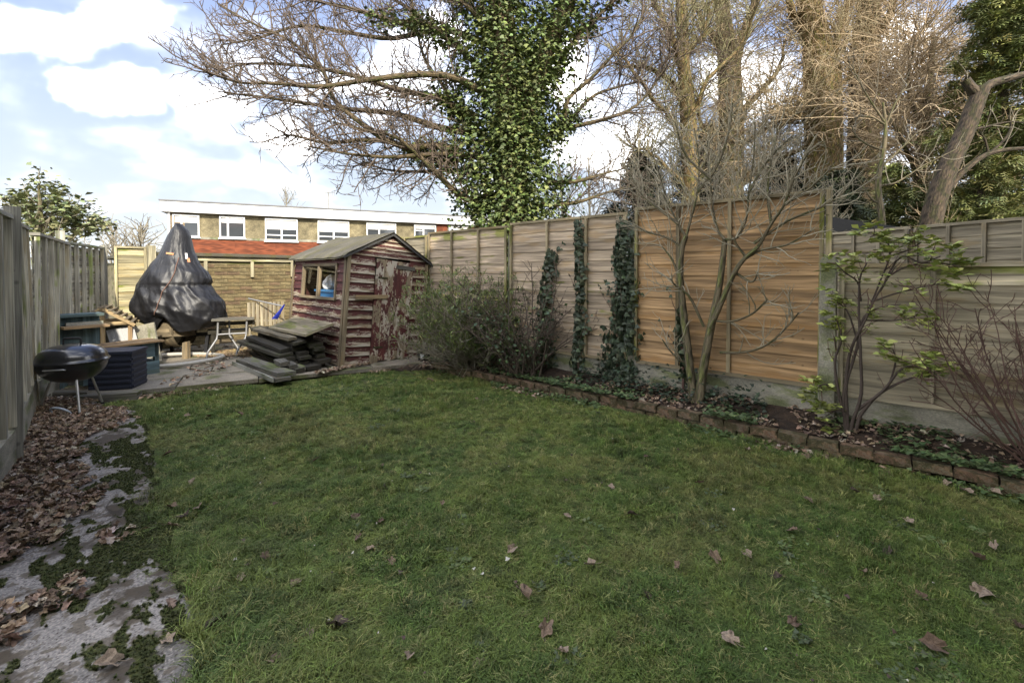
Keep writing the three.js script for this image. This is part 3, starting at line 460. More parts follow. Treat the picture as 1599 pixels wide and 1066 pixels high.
// ---------------------------------------------------------------- leaning shed
const SX = 0.70, SZ = 0.714, shedTurn = Math.atan2(SZ, SX), SHED = V(-2.563, 0.10, -6.8);
{
  const o = thing('garden_shed', 'leaning shed with peeling maroon clapboards, pitched felt roof and crooked door', 'shed', SHED);
  o.rotation.order = 'YXZ'; o.rotation.y = shedTurn; o.rotation.z = -0.078;
  const r = RNG(101), W = 1.39, D = 2.06, E = 1.68, R = 2.06, mid = W / 2, P = 0.14;
  const clap = (par, x0, x1, y, h, mat, name = 'board', cut) => {   // cut: gable limits
    const g = new GB(), zt = 0.004, zb = 0.026, T = 0.014, yb = y + (r() - 0.5) * 0.006; let a0 = x0, a1 = x1, b0 = x0, b1 = x1; if (cut) { [a0, a1] = cut(yb); [b0, b1] = cut(yb + h); if (a1 - a0 < 0.05) return; if (b1 < b0) b0 = b1 = (b0 + b1) / 2; }
    g.hexa([[a0, yb, zb - T], [a1, yb, zb - T], [a1, yb, zb], [a0, yb, zb], [b0, yb + h, zt - T], [b1, yb + h, zt - T], [b1, yb + h, zt], [b0, yb + h, zt]], r(), 0, 1.6, h); return g.build(name, mat, par);
  };
  const front = part('front_wall', o), side = part('side_wall', o), right = part('side_wall', o), back = part('back_wall', o);
  side.rotation.y = -Math.PI / 2; right.position.set(W, 0, 0); right.rotation.y = Math.PI / 2; back.position.set(W, 0, -D); back.rotation.y = Math.PI;
  // side: local x runs from -D (back) to 0 (front)... turned so that local z faces -x of the shed
  const rows = 12, wy0 = 0.985, wy1 = 1.54, wl0 = 0.30, wl1 = 1.66;
  for (let k = 0; k < rows; k++) {
    const y = k * P, mat = M.shedSide, S = (a, b) => clap(side, a, b, y, P + 0.018, k > 7 ? M.shedSide : M.shedWorn);
    if (y + P > wy0 + 0.03 && y < wy1 - 0.03) { S(-D, -wl1); S(-wl0, 0); } else S(-D, 0);
    clap(right, 0, D, y, P + 0.018, M.shedSide); clap(back, 0, W, y, P + 0.018, M.shedSide);
    const dy0 = 0.03; clap(front, 0, 0.44, y, P + 0.018, M.shedFront); clap(front, 1.08, W, y, P + 0.018, M.shedFront);
  }
  side.rotation.y = -Math.PI / 2; // local x -> shed z, so boards run from z = -D to 0
  const slope = (R - E) / mid; const cut = (y) => { const h = Math.max(0, y - E); return [h / slope, W - h / slope]; };
  for (let k = 0; k < 3; k++) { clap(front, 0, W, E + k * 0.135 - (k ? 0 : 0.0), 0.152, M.shedFront, 'gable_board', cut); clap(back, 0, W, E + k * 0.135, 0.152, M.shedSide, 'gable_board', cut); }
  const add = (name, x0, x1, y0, y1, z0, z1, mat, par = o) => { const g = new GB(); g.box((x0 + x1) / 2, y0, (z0 + z1) / 2, x1 - x0, y1 - y0, z1 - z0, r(), r()); return g.build(name, mat, par); };
  add('floor', 0.01, W - 0.01, -0.02, 0.02, -D + 0.01, -0.02, M.greyTimber[0]); add('corner_trim', -0.03, 0.025, -0.02, E, 0.026, 0.045, M.trimOld[0]); add('corner_trim', -0.045, -0.026, -0.02, E, -0.04, 0.02, M.trimOld[1]); add('corner_trim', W - 0.02, W + 0.03, -0.02, E - 0.03, 0.026, 0.045, M.trimOld[2]);
  add('corner_trim', -0.045, -0.026, -0.02, E, -D - 0.03, -D + 0.02, M.trimOld[1]);
  // door: vertical planks hung askew, with patch strip and pale new batten
  const door = part('door', o); door.position.set(0.43, 0.0, 0.03); door.rotation.z = -0.012; door.rotation.y = -0.03;
  const pl = [[0, 0.13, -0.03], [0.133, 0.30, 0.05], [0.303, 0.47, 0.03], [0.473, 0.655, 0.06]];
  pl.forEach(([a, b, y], i) => { const g = new GB(); g.hexa([[a, y, 0], [b, y + (i === 2 ? 0.05 : 0.01), 0], [b, y + (i === 2 ? 0.05 : 0.01), 0.022], [a, y, 0.022], [a, E - 0.02 - a * 0.03, 0], [b, E - 0.02 - b * 0.03, 0], [b, E - 0.02 - b * 0.03, 0.022], [a, E - 0.02 - a * 0.03, 0.022]], r(), r(), 1.6, 0.5, 1); g.build('plank', M.shedDoor, door); });
  add('strip', 0.30, 0.64, E - 0.14, E - 0.08, 0.0221, 0.036, M.greyTimber[1], door).rotation.z = -0.03; 
  const nb = add('batten', -0.24, 0.30, 1.02, 1.08, 0.0225, 0.042, M.newWood[1], door); nb.rotation.z = 0.07; nb.userData.label = 'pale new timber batten screwed across the door edge';
  const hinge = (y) => { const g = new GB(); g.box(0.12, y, 0.03, 0.16, 0.025, 0.006); g.build('hinge', M.barkDark, door); }; hinge(0.25); hinge(1.35);
  // window on the side wall
  const w = part('window', o); w.rotation.y = -Math.PI / 2; const fr = (name, a, b, y0, y1, t = 0.05, z = 0.012) => { const g = new GB(); g.box((a + b) / 2, y0, z, b - a, y1 - y0, t, r(), r()); return g.build(name, M.trimOld[Math.floor(r() * 3)], w); };
  fr('frame', -wl1, -wl0, wy1 - 0.035, wy1 + 0.01); fr('sill', -wl1 - 0.02, -wl0 + 0.02, wy0 - 0.02, wy0 + 0.02, 0.075, 0.02); fr('frame', -wl1, -wl1 + 0.045, wy0 + 0.021, wy1 - 0.036); fr('frame', -wl0 - 0.045, -wl0, wy0 + 0.021, wy1 - 0.036); fr('mullion', -(wl0 + wl1) / 2 - 0.03, -(wl0 + wl1) / 2 + 0.03, wy0 + 0.021, wy1 - 0.036);
  for (const [a, b] of [[-wl1 + 0.046, -(wl0 + wl1) / 2 - 0.031], [-(wl0 + wl1) / 2 + 0.031, -wl0 - 0.046]]) { const g = new GB(); g.quad([a, wy0 + 0.022, 0.01], [b, wy0 + 0.022, 0.01], [b, wy1 - 0.037, 0.01], [a, wy1 - 0.037, 0.01]); g.build('pane', M.glass, w); }
  // roof: two felt-covered slopes with a ragged eave
  const roof = part('roof', o);
  const sheet = (sgn) => {
    const g = new GB(), ov = 0.12, sk = Math.hypot(mid, R - E), f = (u, v, dy) => { const z = lerp(-D - 0.1, 0.09, u), k = v * (1 + ov / sk), x = mid + sgn * k * mid, rag = v > 0.98 ? -0.02 * wn(u * 16, sgn, 1, 3, 311) - 0.02 : 0; return [x, R + 0.035 + dy - k * (R - E) + 0.016 * (wn(u * 5, v * 3 + sgn * 7, 1, 3, 315) - 0.5) - 0.02 * Math.sin(u * 3.1) * v + rag, z]; };
    const S = sgn < 0; g.grid(34, 12, (u, v) => f(S ? u : 1 - u, v, 0.012), (u, v) => [u * 2.2, v * 0.85]); g.grid(34, 12, (u, v) => f(S ? 1 - u : u, v, -0.012), (u, v) => [u * 2.2, v * 0.85]);
    return g.build('felt_sheet', M.felt, roof);
  }; sheet(-1); sheet(1);
  for (const s of [-1, 1]) { const g = new GB(); g.beam(V(mid, R + 0.004, 0.078), V(mid + s * mid * 1.16, R + 0.004 - (R - E) * 1.16, 0.078), 0.02, 0.03); g.build('bargeboard', M.bitumen, roof); }
  for (let k = 0; k < 5; k++) { const g = new GB(), z = -0.2 - k * 0.42; g.beam(V(mid, R - 0.03, z), V(0.02, E - 0.02, z), 0.03, 0.03); g.beam(V(mid, R - 0.03, z), V(W - 0.02, E - 0.02, z), 0.03, 0.03); g.build('rafter', M.trimOld[0], roof); }
  // what shows through the window
  o.updateMatrixWorld(true); const put = (x, y, z) => o.localToWorld(V(x, y, z));
  const box = thing('storage_box', 'blue plastic box inside the shed window', 'box', put(0.36, 0.86, -1.15), shedTurn); { const g = new GB(); g.hexa([[-0.16, 0, -0.33], [0.16, 0, -0.33], [0.16, 0, 0.33], [-0.16, 0, 0.33], [-0.18, 0.24, -0.36], [0.18, 0.24, -0.36], [0.18, 0.24, 0.36], [-0.18, 0.24, 0.36]]); g.build('tub', std([0.06, 0.24, 0.5], { roughness: 0.5 }), box); const l = new GB(); l.box(0, 0.241, 0, 0.4, 0.03, 0.76); l.build('lid', std([0.08, 0.28, 0.55], { roughness: 0.5 }), box); }
  const bag = new THREE.IcosahedronGeometry(0.17, 3), bp = bag.attributes.position; for (let i = 0; i < bp.count; i++) { const x = bp.getX(i), y = bp.getY(i), z = bp.getZ(i), k = 1 + 0.35 * noise3.noise(x * 9, y * 9, z * 9); bp.setXYZ(i, x * k * 0.8, Math.max(-0.10, y * k * 0.85), z * k * 1.25); } bag.computeVertexNormals(); const bq = put(0.34, 1.232, -1.28); const bm = mesh('bag', bag, M.curtain); bm.position.copy(bq); tag(bm, 'crumpled white bag on the blue box inside the shed', 'bag');
  const tb = thing('workbench', 'dim timber shelf bench inside the shed below the window', 'bench', put(0.3, 0.03, -1.1), shedTurn); { const g = new GB(); g.box(0.07, 0.79, 0, 0.5, 0.035, 1.6); g.build('top', M.greyTimber[0], tb); for (const [x, z] of [[-0.14, -0.75], [0.28, -0.75], [-0.14, 0.75], [0.28, 0.75]]) { const l = new GB(); l.box(x, 0, z, 0.05, 0.79, 0.05); l.build('leg', M.greyTimber[1], tb); } }
}
// ---------------------------------------------------------------- timber pile beside the shed
{
  const r = RNG(111), ax = V(-SZ, 0, -SX), out = V(-SX, 0, SZ);   // along the shed side (away), outwards from it
  const org = V(SHED.x, 0, SHED.z);
  const P3 = (al, of, y) => org.clone().addScaledVector(ax, al).addScaledVector(out, of).setY(y);
  const groupName = 'old dark boards piled beside the shed';
  const kinds = [[0.15, 0.055], [0.2, 0.05], [0.13, 0.07], [0.17, 0.045]];
  const log = (al0, al1, of, y0, y1, w, h, mat, label, cat = 'timber board', name = 'timber_board', grp = groupName, ofs2 = 0) => {
    const a = P3(al0, of, y0), b = P3(al1, of + ofs2, y1), L = a.distanceTo(b), g = new GB(); const S = 4, uo = r(), vo = r(); const j = () => (r() - 0.5) * 0.012;
    let prev = null; for (let i = 0; i <= S; i++) { const x = L * (i / S - 0.5), c = [[-h / 2 + j(), -w / 2 + j()], [-h / 2 + j(), w / 2 + j()], [h / 2 + j(), w / 2 + j()], [h / 2 + j(), -w / 2 + j()]]; const cur = c.map(([y, z]) => [x, y, z]); if (prev) for (let q = 0; q < 4; q++) { const n = (q + 1) % 4, u0 = (x - L / S) / 1.2 + uo, u1 = x / 1.2 + uo; g.quad(prev[q], prev[n], cur[n], cur[q], [u0, vo + q * 0.2], [u0, vo + q * 0.2 + 0.3], [u1, vo + q * 0.2 + 0.3], [u1, vo + q * 0.2]); } else g.quad(cur[3], cur[2], cur[1], cur[0]); prev = cur; }
    g.quad(prev[0], prev[1], prev[2], prev[3]);
    const m = g.build(name, mat); m.position.copy(a).lerp(b, 0.5); const t = V().subVectors(b, a).normalize(); m.quaternion.setFromUnitVectors(V(1, 0, 0), t); return tag(m, label, cat, grp);
  };
  const lab = 'dark rotting board in the pile leaning by the shed';
  const lay = [0.115, 0.178, 0.24, 0.30, 0.36, 0.415, 0.465];
  lay.forEach((y, k) => { const n = k < 5 ? 3 : 2; for (let i = 0; i < n; i++) { const [w, h] = kinds[(k + i) % 4], of = 0.20 + i * 0.2 + k * 0.012 + (r() - 0.5) * 0.05, a0 = -0.02 + r() * 0.28 + k * 0.05, a1 = 1.75 + r() * 0.35; log(a0, a1, of, y + (r() - 0.5) * 0.01, y + 0.015 * k + (r() - 0.5) * 0.02, w, Math.min(h, 0.058), M.darkTimber[Math.floor(r() * 3)], ['broad', 'thin', 'narrow', 'thick'][(k + i) % 4] + ' dark rotting board in the ' + ['bottom', 'second', 'third', 'fourth', 'fifth', 'sixth', 'top'][k] + ' layer of the timber pile', 'timber board', 'timber_board', groupName, (r() - 0.5) * 0.16 + 0.05); } });
  log(0.4, 1.6, 0.33, 0.545, 0.53, 0.16, 0.05, M.darkTimber[1], 'thick dark plank lying on top of the timber pile', 'plank', 'plank', null, 0.02);
  log(0.38, 1.75, 0.56, 0.52, 0.545, 0.12, 0.045, M.ply[1], 'mossy grey plank along the upper edge of the pile', 'plank', 'plank', null, 0.08);
  // mossy sheet sloping from the shed onto the pile
  { const a0 = P3(0.1, 0.07, 0.74), a1 = P3(1.6, 0.07, 0.74), b0 = P3(0.16, 0.46, 0.60), b1 = P3(1.62, 0.50, 0.585), g = new GB(), dn = (p) => [p.x, p.y - 0.035, p.z]; g.hexa([dn(b0), dn(a0), dn(a1), dn(b1), b0.toArray(), a0.toArray(), a1.toArray(), b1.toArray()], 0.2, 0.3); tag(g.build('plywood_sheet', M.ply[0]), 'mossy sheet of board sloping from shed wall onto timber pile', 'board'); }
  // loose front boards
  log(-0.25, 1.25, 0.86, 0.15, 0.15, 0.24, 0.055, M.greyTimber[0], 'flat grey board on the patio in front of the pile', 'plank', 'plank', null, 0.1);
  log(-0.33, 1.3, 0.93, 0.102, 0.105, 0.2, 0.04, M.greyTimber[2], 'lower grey board under the flat front board', 'plank', 'plank', null, 0.06);
  log(-0.3, 1.3, 1.05, 0.11, 0.11, 0.02, 0.06, M.whitePaint, 'white painted edge board along the front of the planks', 'plank', 'plank', null, 0.06);
  for (let k = 0; k < 3; k++) log(0.05 + k * 0.03, 0.34 + r() * 0.1, 0.56 + k * 0.1, 0.12 + k * 0.05, 0.13 + k * 0.05, 0.12, 0.06, M.greyTimber[k], 'short sawn timber offcut by the pile end', 'offcut', 'timber_offcut', 'sawn offcuts by the timber pile');
}
// ---------------------------------------------------------------- clutter at the back of the patio
const blade = (gb, a, b, r, n = 6) => gb.tube([a, b], [r, r], n);
{
  // pale picket piece, blue scoop, thin rail
  const c = at(413, 494, 7.95), f = thing('picket_panel', 'small weathered picket panel propped behind the timber pile', 'picket fence', V(c.x - 0.28, 0, c.z - 0.02), 0.45), r = RNG(121);
  for (let k = 0; k < 9; k++) { const g = new GB(); g.box(k * 0.066, 0.55, 0, 0.048, 0.42 + r() * 0.015, 0.014, r(), r()); g.build('picket', M.farPanel[k % 3], f); }
  for (const y of [0.1, 0.62]) { const g = new GB(); g.box(0.26, y, -0.02, 0.6, 0.04, 0.022); g.build('rail', M.farPanel[1], f); }
  for (const x of [0.0, 0.53]) { const g = new GB(); g.box(x, 0.05, -0.045, 0.04, 0.86, 0.026); g.build('post', M.farPanel[0], f); }
  const s = new GB(), p0 = at(388, 466, 8.0), p1 = at(442, 478, 7.8); s.tube([p0, p1], [0.012, 0.012], 6); tag(s.build('metal_rail', M.galv), 'thin grey rail resting across the top of the pickets', 'rail');
  const b = new GB(), q = at(437, 487, 7.45), e = [[-0.1, -0.09, 0], [0.0, -0.12, 0.03], [0.085, -0.02, 0.02], [0.09, 0.125, 0]].map(([x, y, z]) => [x + q.x, y + q.y, z + q.z]);
  const sc = new GB(); sc.grid(8, 6, (u, v) => { const a = (u - 0.5) * 1.7, h = v; return [q.x + 0.085 - (1 - h) * 0.17 + Math.sin(a) * 0.07 * (1 - h * 0.9), q.y - 0.11 + h * 0.24 - (1 - Math.cos(a)) * 0.03, q.z + Math.cos(a) * 0.07 - 0.04]; }); sc.grid(8, 6, (u, v) => { const a = (0.5 - u) * 1.7, h = v; return [q.x + 0.085 - (1 - h) * 0.17 + Math.sin(a) * 0.066 * (1 - h * 0.9), q.y - 0.11 + h * 0.238 - (1 - Math.cos(a)) * 0.03, q.z + Math.cos(a) * 0.066 - 0.042]; });
  tag(sc.build('toy_scoop', std([0.03, 0.05, 0.42], { roughness: 0.45, side: THREE.DoubleSide })), 'bright blue plastic scoop sticking up behind the timber pile', 'scoop');
}
{
  // covered object: black tarpaulin over a wheeled frame
  const zc = 7.86, base = at(285, 548, zc), K = FOC / zc;
  const o = thing('tarpaulin_cover', 'tall black tarpaulin cover tied over a wheeled frame', 'tarpaulin', V(base.x, 0, base.z), 0.2);
  const prof = [[349, 281, 285], [353, 278, 289], [360, 273, 295], [368, 269, 298], [380, 264, 300], [395, 258, 303], [405, 253, 307], [414, 247, 312], [425, 241, 321], [440, 233, 325], [448, 230, 326], [455, 228, 331], [470, 225, 341], [482, 226, 345], [495, 231, 344], [505, 240, 340], [514, 250, 334]];
  const rows = prof.map(([py, l, rr]) => [at(285, py, zc).y, (l - 285) / K, (rr - 285) / K]);
  const sheet = (off) => (u, v) => {
    const k = v * (rows.length - 1), i = Math.min(rows.length - 2, Math.floor(k)), f = k - i, y = lerp(rows[i][0], rows[i + 1][0], f), l = lerp(rows[i][1], rows[i + 1][1], f), rr = lerp(rows[i][2], rows[i + 1][2], f);
    const th = u * 2 * Math.PI, cx = (l + rr) / 2, hw = (rr - l) / 2, ct = Math.cos(th), st = Math.sin(th);
    const low = smooth(0.15, 0.8, v), n = 0.16 * fbm3(ct * 2.2 + 2, y * 2.4, st * 2.2, 3) + 0.05 * fbm3(ct * 6 + 2, y * 4, st * 6, 2) + 0.05 * (1 - Math.abs(2 * fbm3(ct * 3.5 + 7, y * 1.4 + ct, st * 3.5, 2))) ** 2;
    const crease = -0.05 * Math.exp(-(((v - 0.60) / 0.03) ** 2)) * (0.5 + 0.5 * ct) - 0.06 * Math.exp(-(((ct - (0.28 - (v - 0.5) * 0.9)) / 0.12) ** 2)) * (st > 0 ? 1 : 0) * low;
    const rg1 = 1 - Math.abs(2 * ((th * 1.6 + v * 3.2 + 0.8 * fbm3(ct, y * 1.5, st, 2)) % 1) - 1), rad = 1 + n * 0.55 * (0.3 + low) + crease + 0.055 * low * rg1 * rg1 - 0.02 + 0.04 * (1 - Math.abs(2 * ((y * 2.6 + ct * 0.9) % 1) - 1)) ** 2 * smooth(0.2, 0.4, v), hd = 0.10 + hw * 0.62;
    const vee = v > 0.82 ? 0.27 * Math.exp(-(((ct + 0.25) / 0.22) ** 2)) * (st > 0 ? 1 : 0.2) * smooth(0.8, 1, v) : 0;
    return [cx + hw * ct * rad + off * ct, y + vee + (v > 0.9 ? 0.12 * Math.abs(ct) ** 2 * (v - 0.9) * 10 * (ct < 0 ? 0.9 : 0.5) : 0) + 0.02 * n, hd * st * rad + off * st + 0.05 * low];
  };
  const g = new GB(); g.grid(150, 110, (u, v) => sheet(0)(1 - u, v), (u, v) => [u * 3, v * 2]);
  const wrinkle = tex(512, 512, (u, v) => { const a = fbm(u, v, 6, 6, 4, 331), b = 1 - Math.abs(2 * fbm(u + a * 0.2, v, 9, 5, 3, 335) - 1); return gray(255 * (0.4 * a + 0.6 * b * b)); }, false);
  g.build('sheet', new THREE.MeshPhysicalMaterial({ color: rgb(0.011, 0.011, 0.013), roughness: 0.48, bumpMap: wrinkle, bumpScale: 0.007, side: THREE.DoubleSide }), o);
  const tape = (ta, v, w, h, mat, rz) => { const f = sheet(0.012), p = f(ta, v), q = new GB(); q.box(0, -h / 2, 0, w, h, 0.006); const m = q.build('tag', mat, o); m.position.set(...p); m.rotation.set(-0.3, Math.PI / 2 - ta * 6.283, rz); };
  tape(0.24, 0.325, 0.11, 0.03, std([0.6, 0.26, 0.12]), -0.15); tape(0.11, 0.345, 0.035, 0.1, std([0.8, 0.78, 0.75]), 0.2); tape(0.1, 0.385, 0.04, 0.07, std([0.7, 0.3, 0.15]), 0.3);
  const rp = []; for (let k = 0; k <= 24; k++) { const f = sheet(0.012), t = k / 24; rp.push(V(...f(lerp(0.17, 0.29, t), lerp(0.36, 0.86, t)))); } const rg = new GB(); rg.tube(rp, rp.map(() => 0.008), 5); rg.build('tie_rope', M.twigRed, o);
  // what stands underneath
  const w = thing('wheeled_frame', 'black wheeled frame with pale drum showing under the tarpaulin', 'trolley', V(base.x, 0, base.z), 0.2);
  const dr = new GB(); dr.tube([V(-0.12, 0.48, 0.1), V(0.12, 0.50, 0.16)], [0.24, 0.27], 20); dr.cap(V(-0.0, 0.52, 0.13), 0.2, 1, 16); dr.tube([V(-0.05, 0.42, 0.13), V(-0.05, 0.8, 0.10)], [0.3, 0.2], 20); dr.build('drum', M.trimOld[1], w);
  const fr = new GB(); fr.beam(V(-0.45, 0.42, 0), V(0.45, 0.42, 0), 0.06, 0.06); fr.beam(V(0, PT, -0.15), V(0, 2.1, -0.1), 0.05, 0.05); fr.beam(V(0.4, 0.42, 0), V(0.4, PT, 0.1), 0.05, 0.05); fr.beam(V(-0.3, 0.42, -0.3), V(-0.3, PT, -0.3), 0.05, 0.05); fr.build('frame', M.blackMetal, w);
  for (const [x, z] of [[-0.55, 0.02], [-0.32, 0.28]]) { const t = new THREE.TorusGeometry(0.14, 0.045, 10, 24), wh = mesh('wheel', t, M.rubber, w); wh.position.set(x, PT + 0.185, z); wh.rotation.y = 1.25; const h = new THREE.CylinderGeometry(0.1, 0.1, 0.05, 16); h.rotateX(Math.PI / 2); mesh('hub', h, M.blackMetal, wh); }
}
{
  // tubular table frame with a grey plank top
  const c = at(352, 545, 7.7), o = thing('metal_trestle', 'bent metal tube trestle with grey plank top beside the tarpaulin', 'trestle', V(c.x, PT, c.z), 0.5), h = 0.60;
  const top = new GB(); top.box(0.12, h, -0.1, 0.62, 0.035, 0.3); top.box(0.12, h - 0.1, -0.22, 0.6, 0.06, 0.04); top.build('top', M.greyTimber[2], o);
  for (const [x, z] of [[-0.1, 0.0], [0.32, 0.0]]) { const g = new GB(); g.tube([V(x, h, z), V(x - 0.01, h * 0.62, z), V(x - 0.02, h * 0.5, z + 0.03), V(x - 0.14, 0.1, z + 0.12), V(x - 0.16, 0.0, z + 0.13)], [0.016, 0.016, 0.016, 0.016, 0.016], 8); g.build('leg', M.galv, o); }
  for (const [x, z] of [[0.05, -0.2], [0.36, -0.2]]) { const g = new GB(); g.tube([V(x, h, z), V(x, h * 0.55, z), V(x + 0.12, 0.12, z + 0.08), V(x + 0.15, 0, z + 0.09)], [0.016, 0.016, 0.016, 0.016], 8); g.build('leg', M.galv, o); }
  const br = new GB(); br.tube([V(-0.1, h * 0.62, 0), V(0.32, h * 0.62, 0)], [0.014, 0.014], 8); br.build('brace', M.galv, o);
  const d = thing('dark_bench', 'low dark timber bench against the brick wall', 'bench', V(c.x - 0.1, PT, c.z - 0.38), 0.6); { const g = new GB(); g.box(0.1, 0.36, 0, 0.95, 0.05, 0.26); g.build('seat', M.darkTimber[0], d); for (const x of [-0.3, 0.5]) { const l = new GB(); l.box(x, 0, 0, 0.06, 0.36, 0.22); l.build('leg', M.darkTimber[1], d); } const f = new GB(); f.box(0.1, 0.18, 0.08, 0.74, 0.07, 0.03); f.build('rail', M.trimOld[1], d); }
}
{
  // hoop on the slabs and short stake
  const c = at(281, 561, 7.2), g = new GB(), n = 40, pts = []; for (let k = 0; k <= n; k++) { const a = k / n * 6.2832; pts.push(V(Math.cos(a) * 0.60, 0.032 + 0.015 * Math.sin(a * 2 + 1) + 0.01, Math.sin(a) * 0.52)); }
  g.tube(pts, pts.map(() => 0.03), 10); const m = g.build('hoop', std([0.42, 0.4, 0.35], { roughness: 0.7, bumpMap: fineNoise, bumpScale: 0.002 })); m.position.set(c.x, PT, c.z); tag(m, 'pale grey plastic hoop lying on the patio slabs', 'hoop');
  const s = new GB(), q = at(291, 555, 7.5); s.hexa([[-0.045, 0, -0.04], [0.045, 0, -0.04], [0.045, 0, 0.04], [-0.045, 0, 0.04], [-0.04, 0.27, -0.035], [0.04, 0.285, -0.035], [0.04, 0.28, 0.035], [-0.04, 0.265, 0.035]]); const st = s.build('wooden_stake', M.trimOld[2]); st.position.set(q.x, PT - 0.005, q.z); tag(st, 'short square wooden stake standing inside the hoop', 'stake');
}
{
  // hutch with slatted pitched roof
  const c = at(165, 560, 6.55), o = thing('wooden_hutch', 'small timber hutch frame with slatted pitched roof', 'hutch', V(c.x - 0.16, 0.02, c.z - 0.14), 0.62), r = RNG(131), W = 0.62, D = 0.62, E = 0.72, R = 0.95;
  const bar = (name, a, b, w, h, m = M.newWood) => { const g = new GB(); g.beam(V(...a), V(...b), w, h, r(), r()); g.build(name, m[Math.floor(r() * 3)], o); };
  for (const [x, z] of [[-W / 2, 0], [0, 0], [W / 2, 0], [-W / 2, -D], [W / 2, -D]]) bar('post', [x, 0, z], [x, x ? E : R - 0.05, z], 0.05, 0.05, x ? M.rawWood : M.newWood);
  for (const z of [0.03, -D]) { bar('tie', [-W / 2, E, z], [W / 2, E, z], 0.04, 0.05); bar('rafter', [-W / 2 - 0.06, E - 0.04, z + 0.03], [0, R, z + 0.03], 0.035, 0.045); bar('rafter', [0, R, z + 0.03], [W / 2 + 0.06, E - 0.04, z + 0.03], 0.035, 0.045); }
  for (const s of [-1, 1]) for (let k = 0; k < 6; k++) { const f = (k + 0.5) / 6; bar('roof_slat', [s * f * (W / 2 + 0.05), R + 0.03 - f * (R - E + 0.04), 0.08], [s * f * (W / 2 + 0.05), R + 0.03 - f * (R - E + 0.04), -D - 0.05], 0.045, 0.014, M.trimOld); }
  bar('rail', [-W / 2, 0.12, 0], [W / 2, 0.12, 0], 0.04, 0.05, M.darkTimber); bar('back_board', [-W / 2, 0.4, -D], [W / 2, 0.4, -D], 0.03, 0.5, M.darkTimber);
  // leaning grey panels
  [[212, 528, 6.9, 0.32, 'upright ribbed grey metal panel leaning on the hutch'], [228, 527, 6.95, 0.42, 'smooth grey sheet leaning in front of the tarpaulin wheels']].forEach(([px, py, z, w, lab], k) => { const q = at(px, 550, z), g = new GB(); g.box(0, 0, 0, w, 0.62, 0.035, 0.2, 0.4); if (!k) for (let i = 0; i < 3; i++) g.box(-0.1 + i * 0.1, 0.02, 0.022, 0.03, 0.58, 0.012); const m = g.build('grey_panel', k ? M.concrete : M.galv); m.position.set(q.x, PT, q.z + 0.08 * (1 - k)); m.rotation.order = 'YXZ'; m.rotation.set(-0.2, 0.5 - k * 0.3, 0.25); tag(m, lab, 'panel'); });
}
{
  // blue-grey play kitchen units
  const r = RNG(141);
  const bx = (o, name, x, y, z, w, h, d, m) => { const g = new GB(); g.box(x, y, z, w, h, d, r(), r()); return g.build(name, m, o); };
  const c = at(116, 560, 5.85), o = thing('painted_cabinet', 'tall blue-grey painted wooden cabinet with ledge against the fence', 'cabinet', V(c.x + 0.08, 0.03, c.z), 0.98);
  bx(o, 'body', 0, 0, -0.10, 0.40, 0.90, 0.14, M.teal[0]); bx(o, 'top', 0, 0.90, -0.06, 0.46, 0.035, 0.24, M.teal[2]); bx(o, 'side', -0.215, 0, -0.04, 0.03, 0.90, 0.22, M.teal[1]); bx(o, 'ledge', 0.03, 0.76, 0.09, 0.44, 0.028, 0.2, M.rawWood[0]); bx(o, 'ledge_edge', 0.04, 0.79, 0.02, 0.36, 0.04, 0.05, M.whitePaint);
  const c2 = at(196, 602, 5.95), u = thing('low_painted_unit', 'low blue-grey painted wooden unit with bare plank top', 'cabinet', V(c2.x - 0.18, PT, c2.z - 0.12), 1.12);
  bx(u, 'body', 0, 0.24, -0.06, 0.84, 0.2, 0.3, M.teal[0]); bx(u, 'base', 0, 0, -0.05, 0.84, 0.18, 0.32, M.teal[2]); bx(u, 'back', 0, 0, -0.2, 0.82, 0.44, 0.02, M.teal[1]); for (const x of [-0.4, -0.1, 0.2, 0.4]) bx(u, 'upright', x, 0.18, 0.06, 0.05, 0.26, 0.06, M.teal[1]);
  for (const [z, m] of [[-0.16, 0], [-0.02, 1], [0.12, 2]]) bx(u, 'top_plank', 0, 0.445, z, 0.9, 0.025, 0.12, M.rawWood[m]);
  const c3 = at(172, 606, 5.5), b = thing('black_crate', 'navy black ribbed plastic crate behind the barbecue', 'crate', V(c3.x + 0.0, PT - 0.03, c3.z - 0.12), 0.28), bm = std([0.022, 0.026, 0.042], { roughness: 0.55 });
  bx(b, 'body', 0, 0, 0, 0.44, 0.46, 0.36, bm); bx(b, 'rim', 0, 0.46, 0, 0.47, 0.035, 0.39, bm); for (let k = 0; k < 6; k++) { bx(b, 'rib', 0, 0.05 + k * 0.066, 0.187, 0.42, 0.028, 0.014, bm); bx(b, 'rib', 0.226, 0.05 + k * 0.066, 0, 0.012, 0.028, 0.34, bm); }
  const sl = [[168, 616, 5.25, 0.62, 0.3], [112, 606, 5.35, 0.5, -0.05]]; sl.forEach(([px, py, z, L, a], k) => { const q = at(px, py, z), g = new GB(); g.hexa([[-L / 2, 0, -0.07], [L / 2, 0, -0.07], [L / 2, 0, 0.07], [-L / 2, 0, 0.07], [-L / 2, 0.09, -0.06], [L / 2, 0.1, -0.06], [L / 2, 0.1, 0.06], [-L / 2, 0.09, 0.06]]); const m = g.build('timber_sleeper', M.greyTimber[k]); m.position.set(q.x, 0.0, q.z); m.rotation.y = a; tag(m, k ? 'mossy timber sleeper under the barbecue against the fence' : 'mossy timber sleeper at the patio corner behind the barbecue', 'sleeper'); });
}
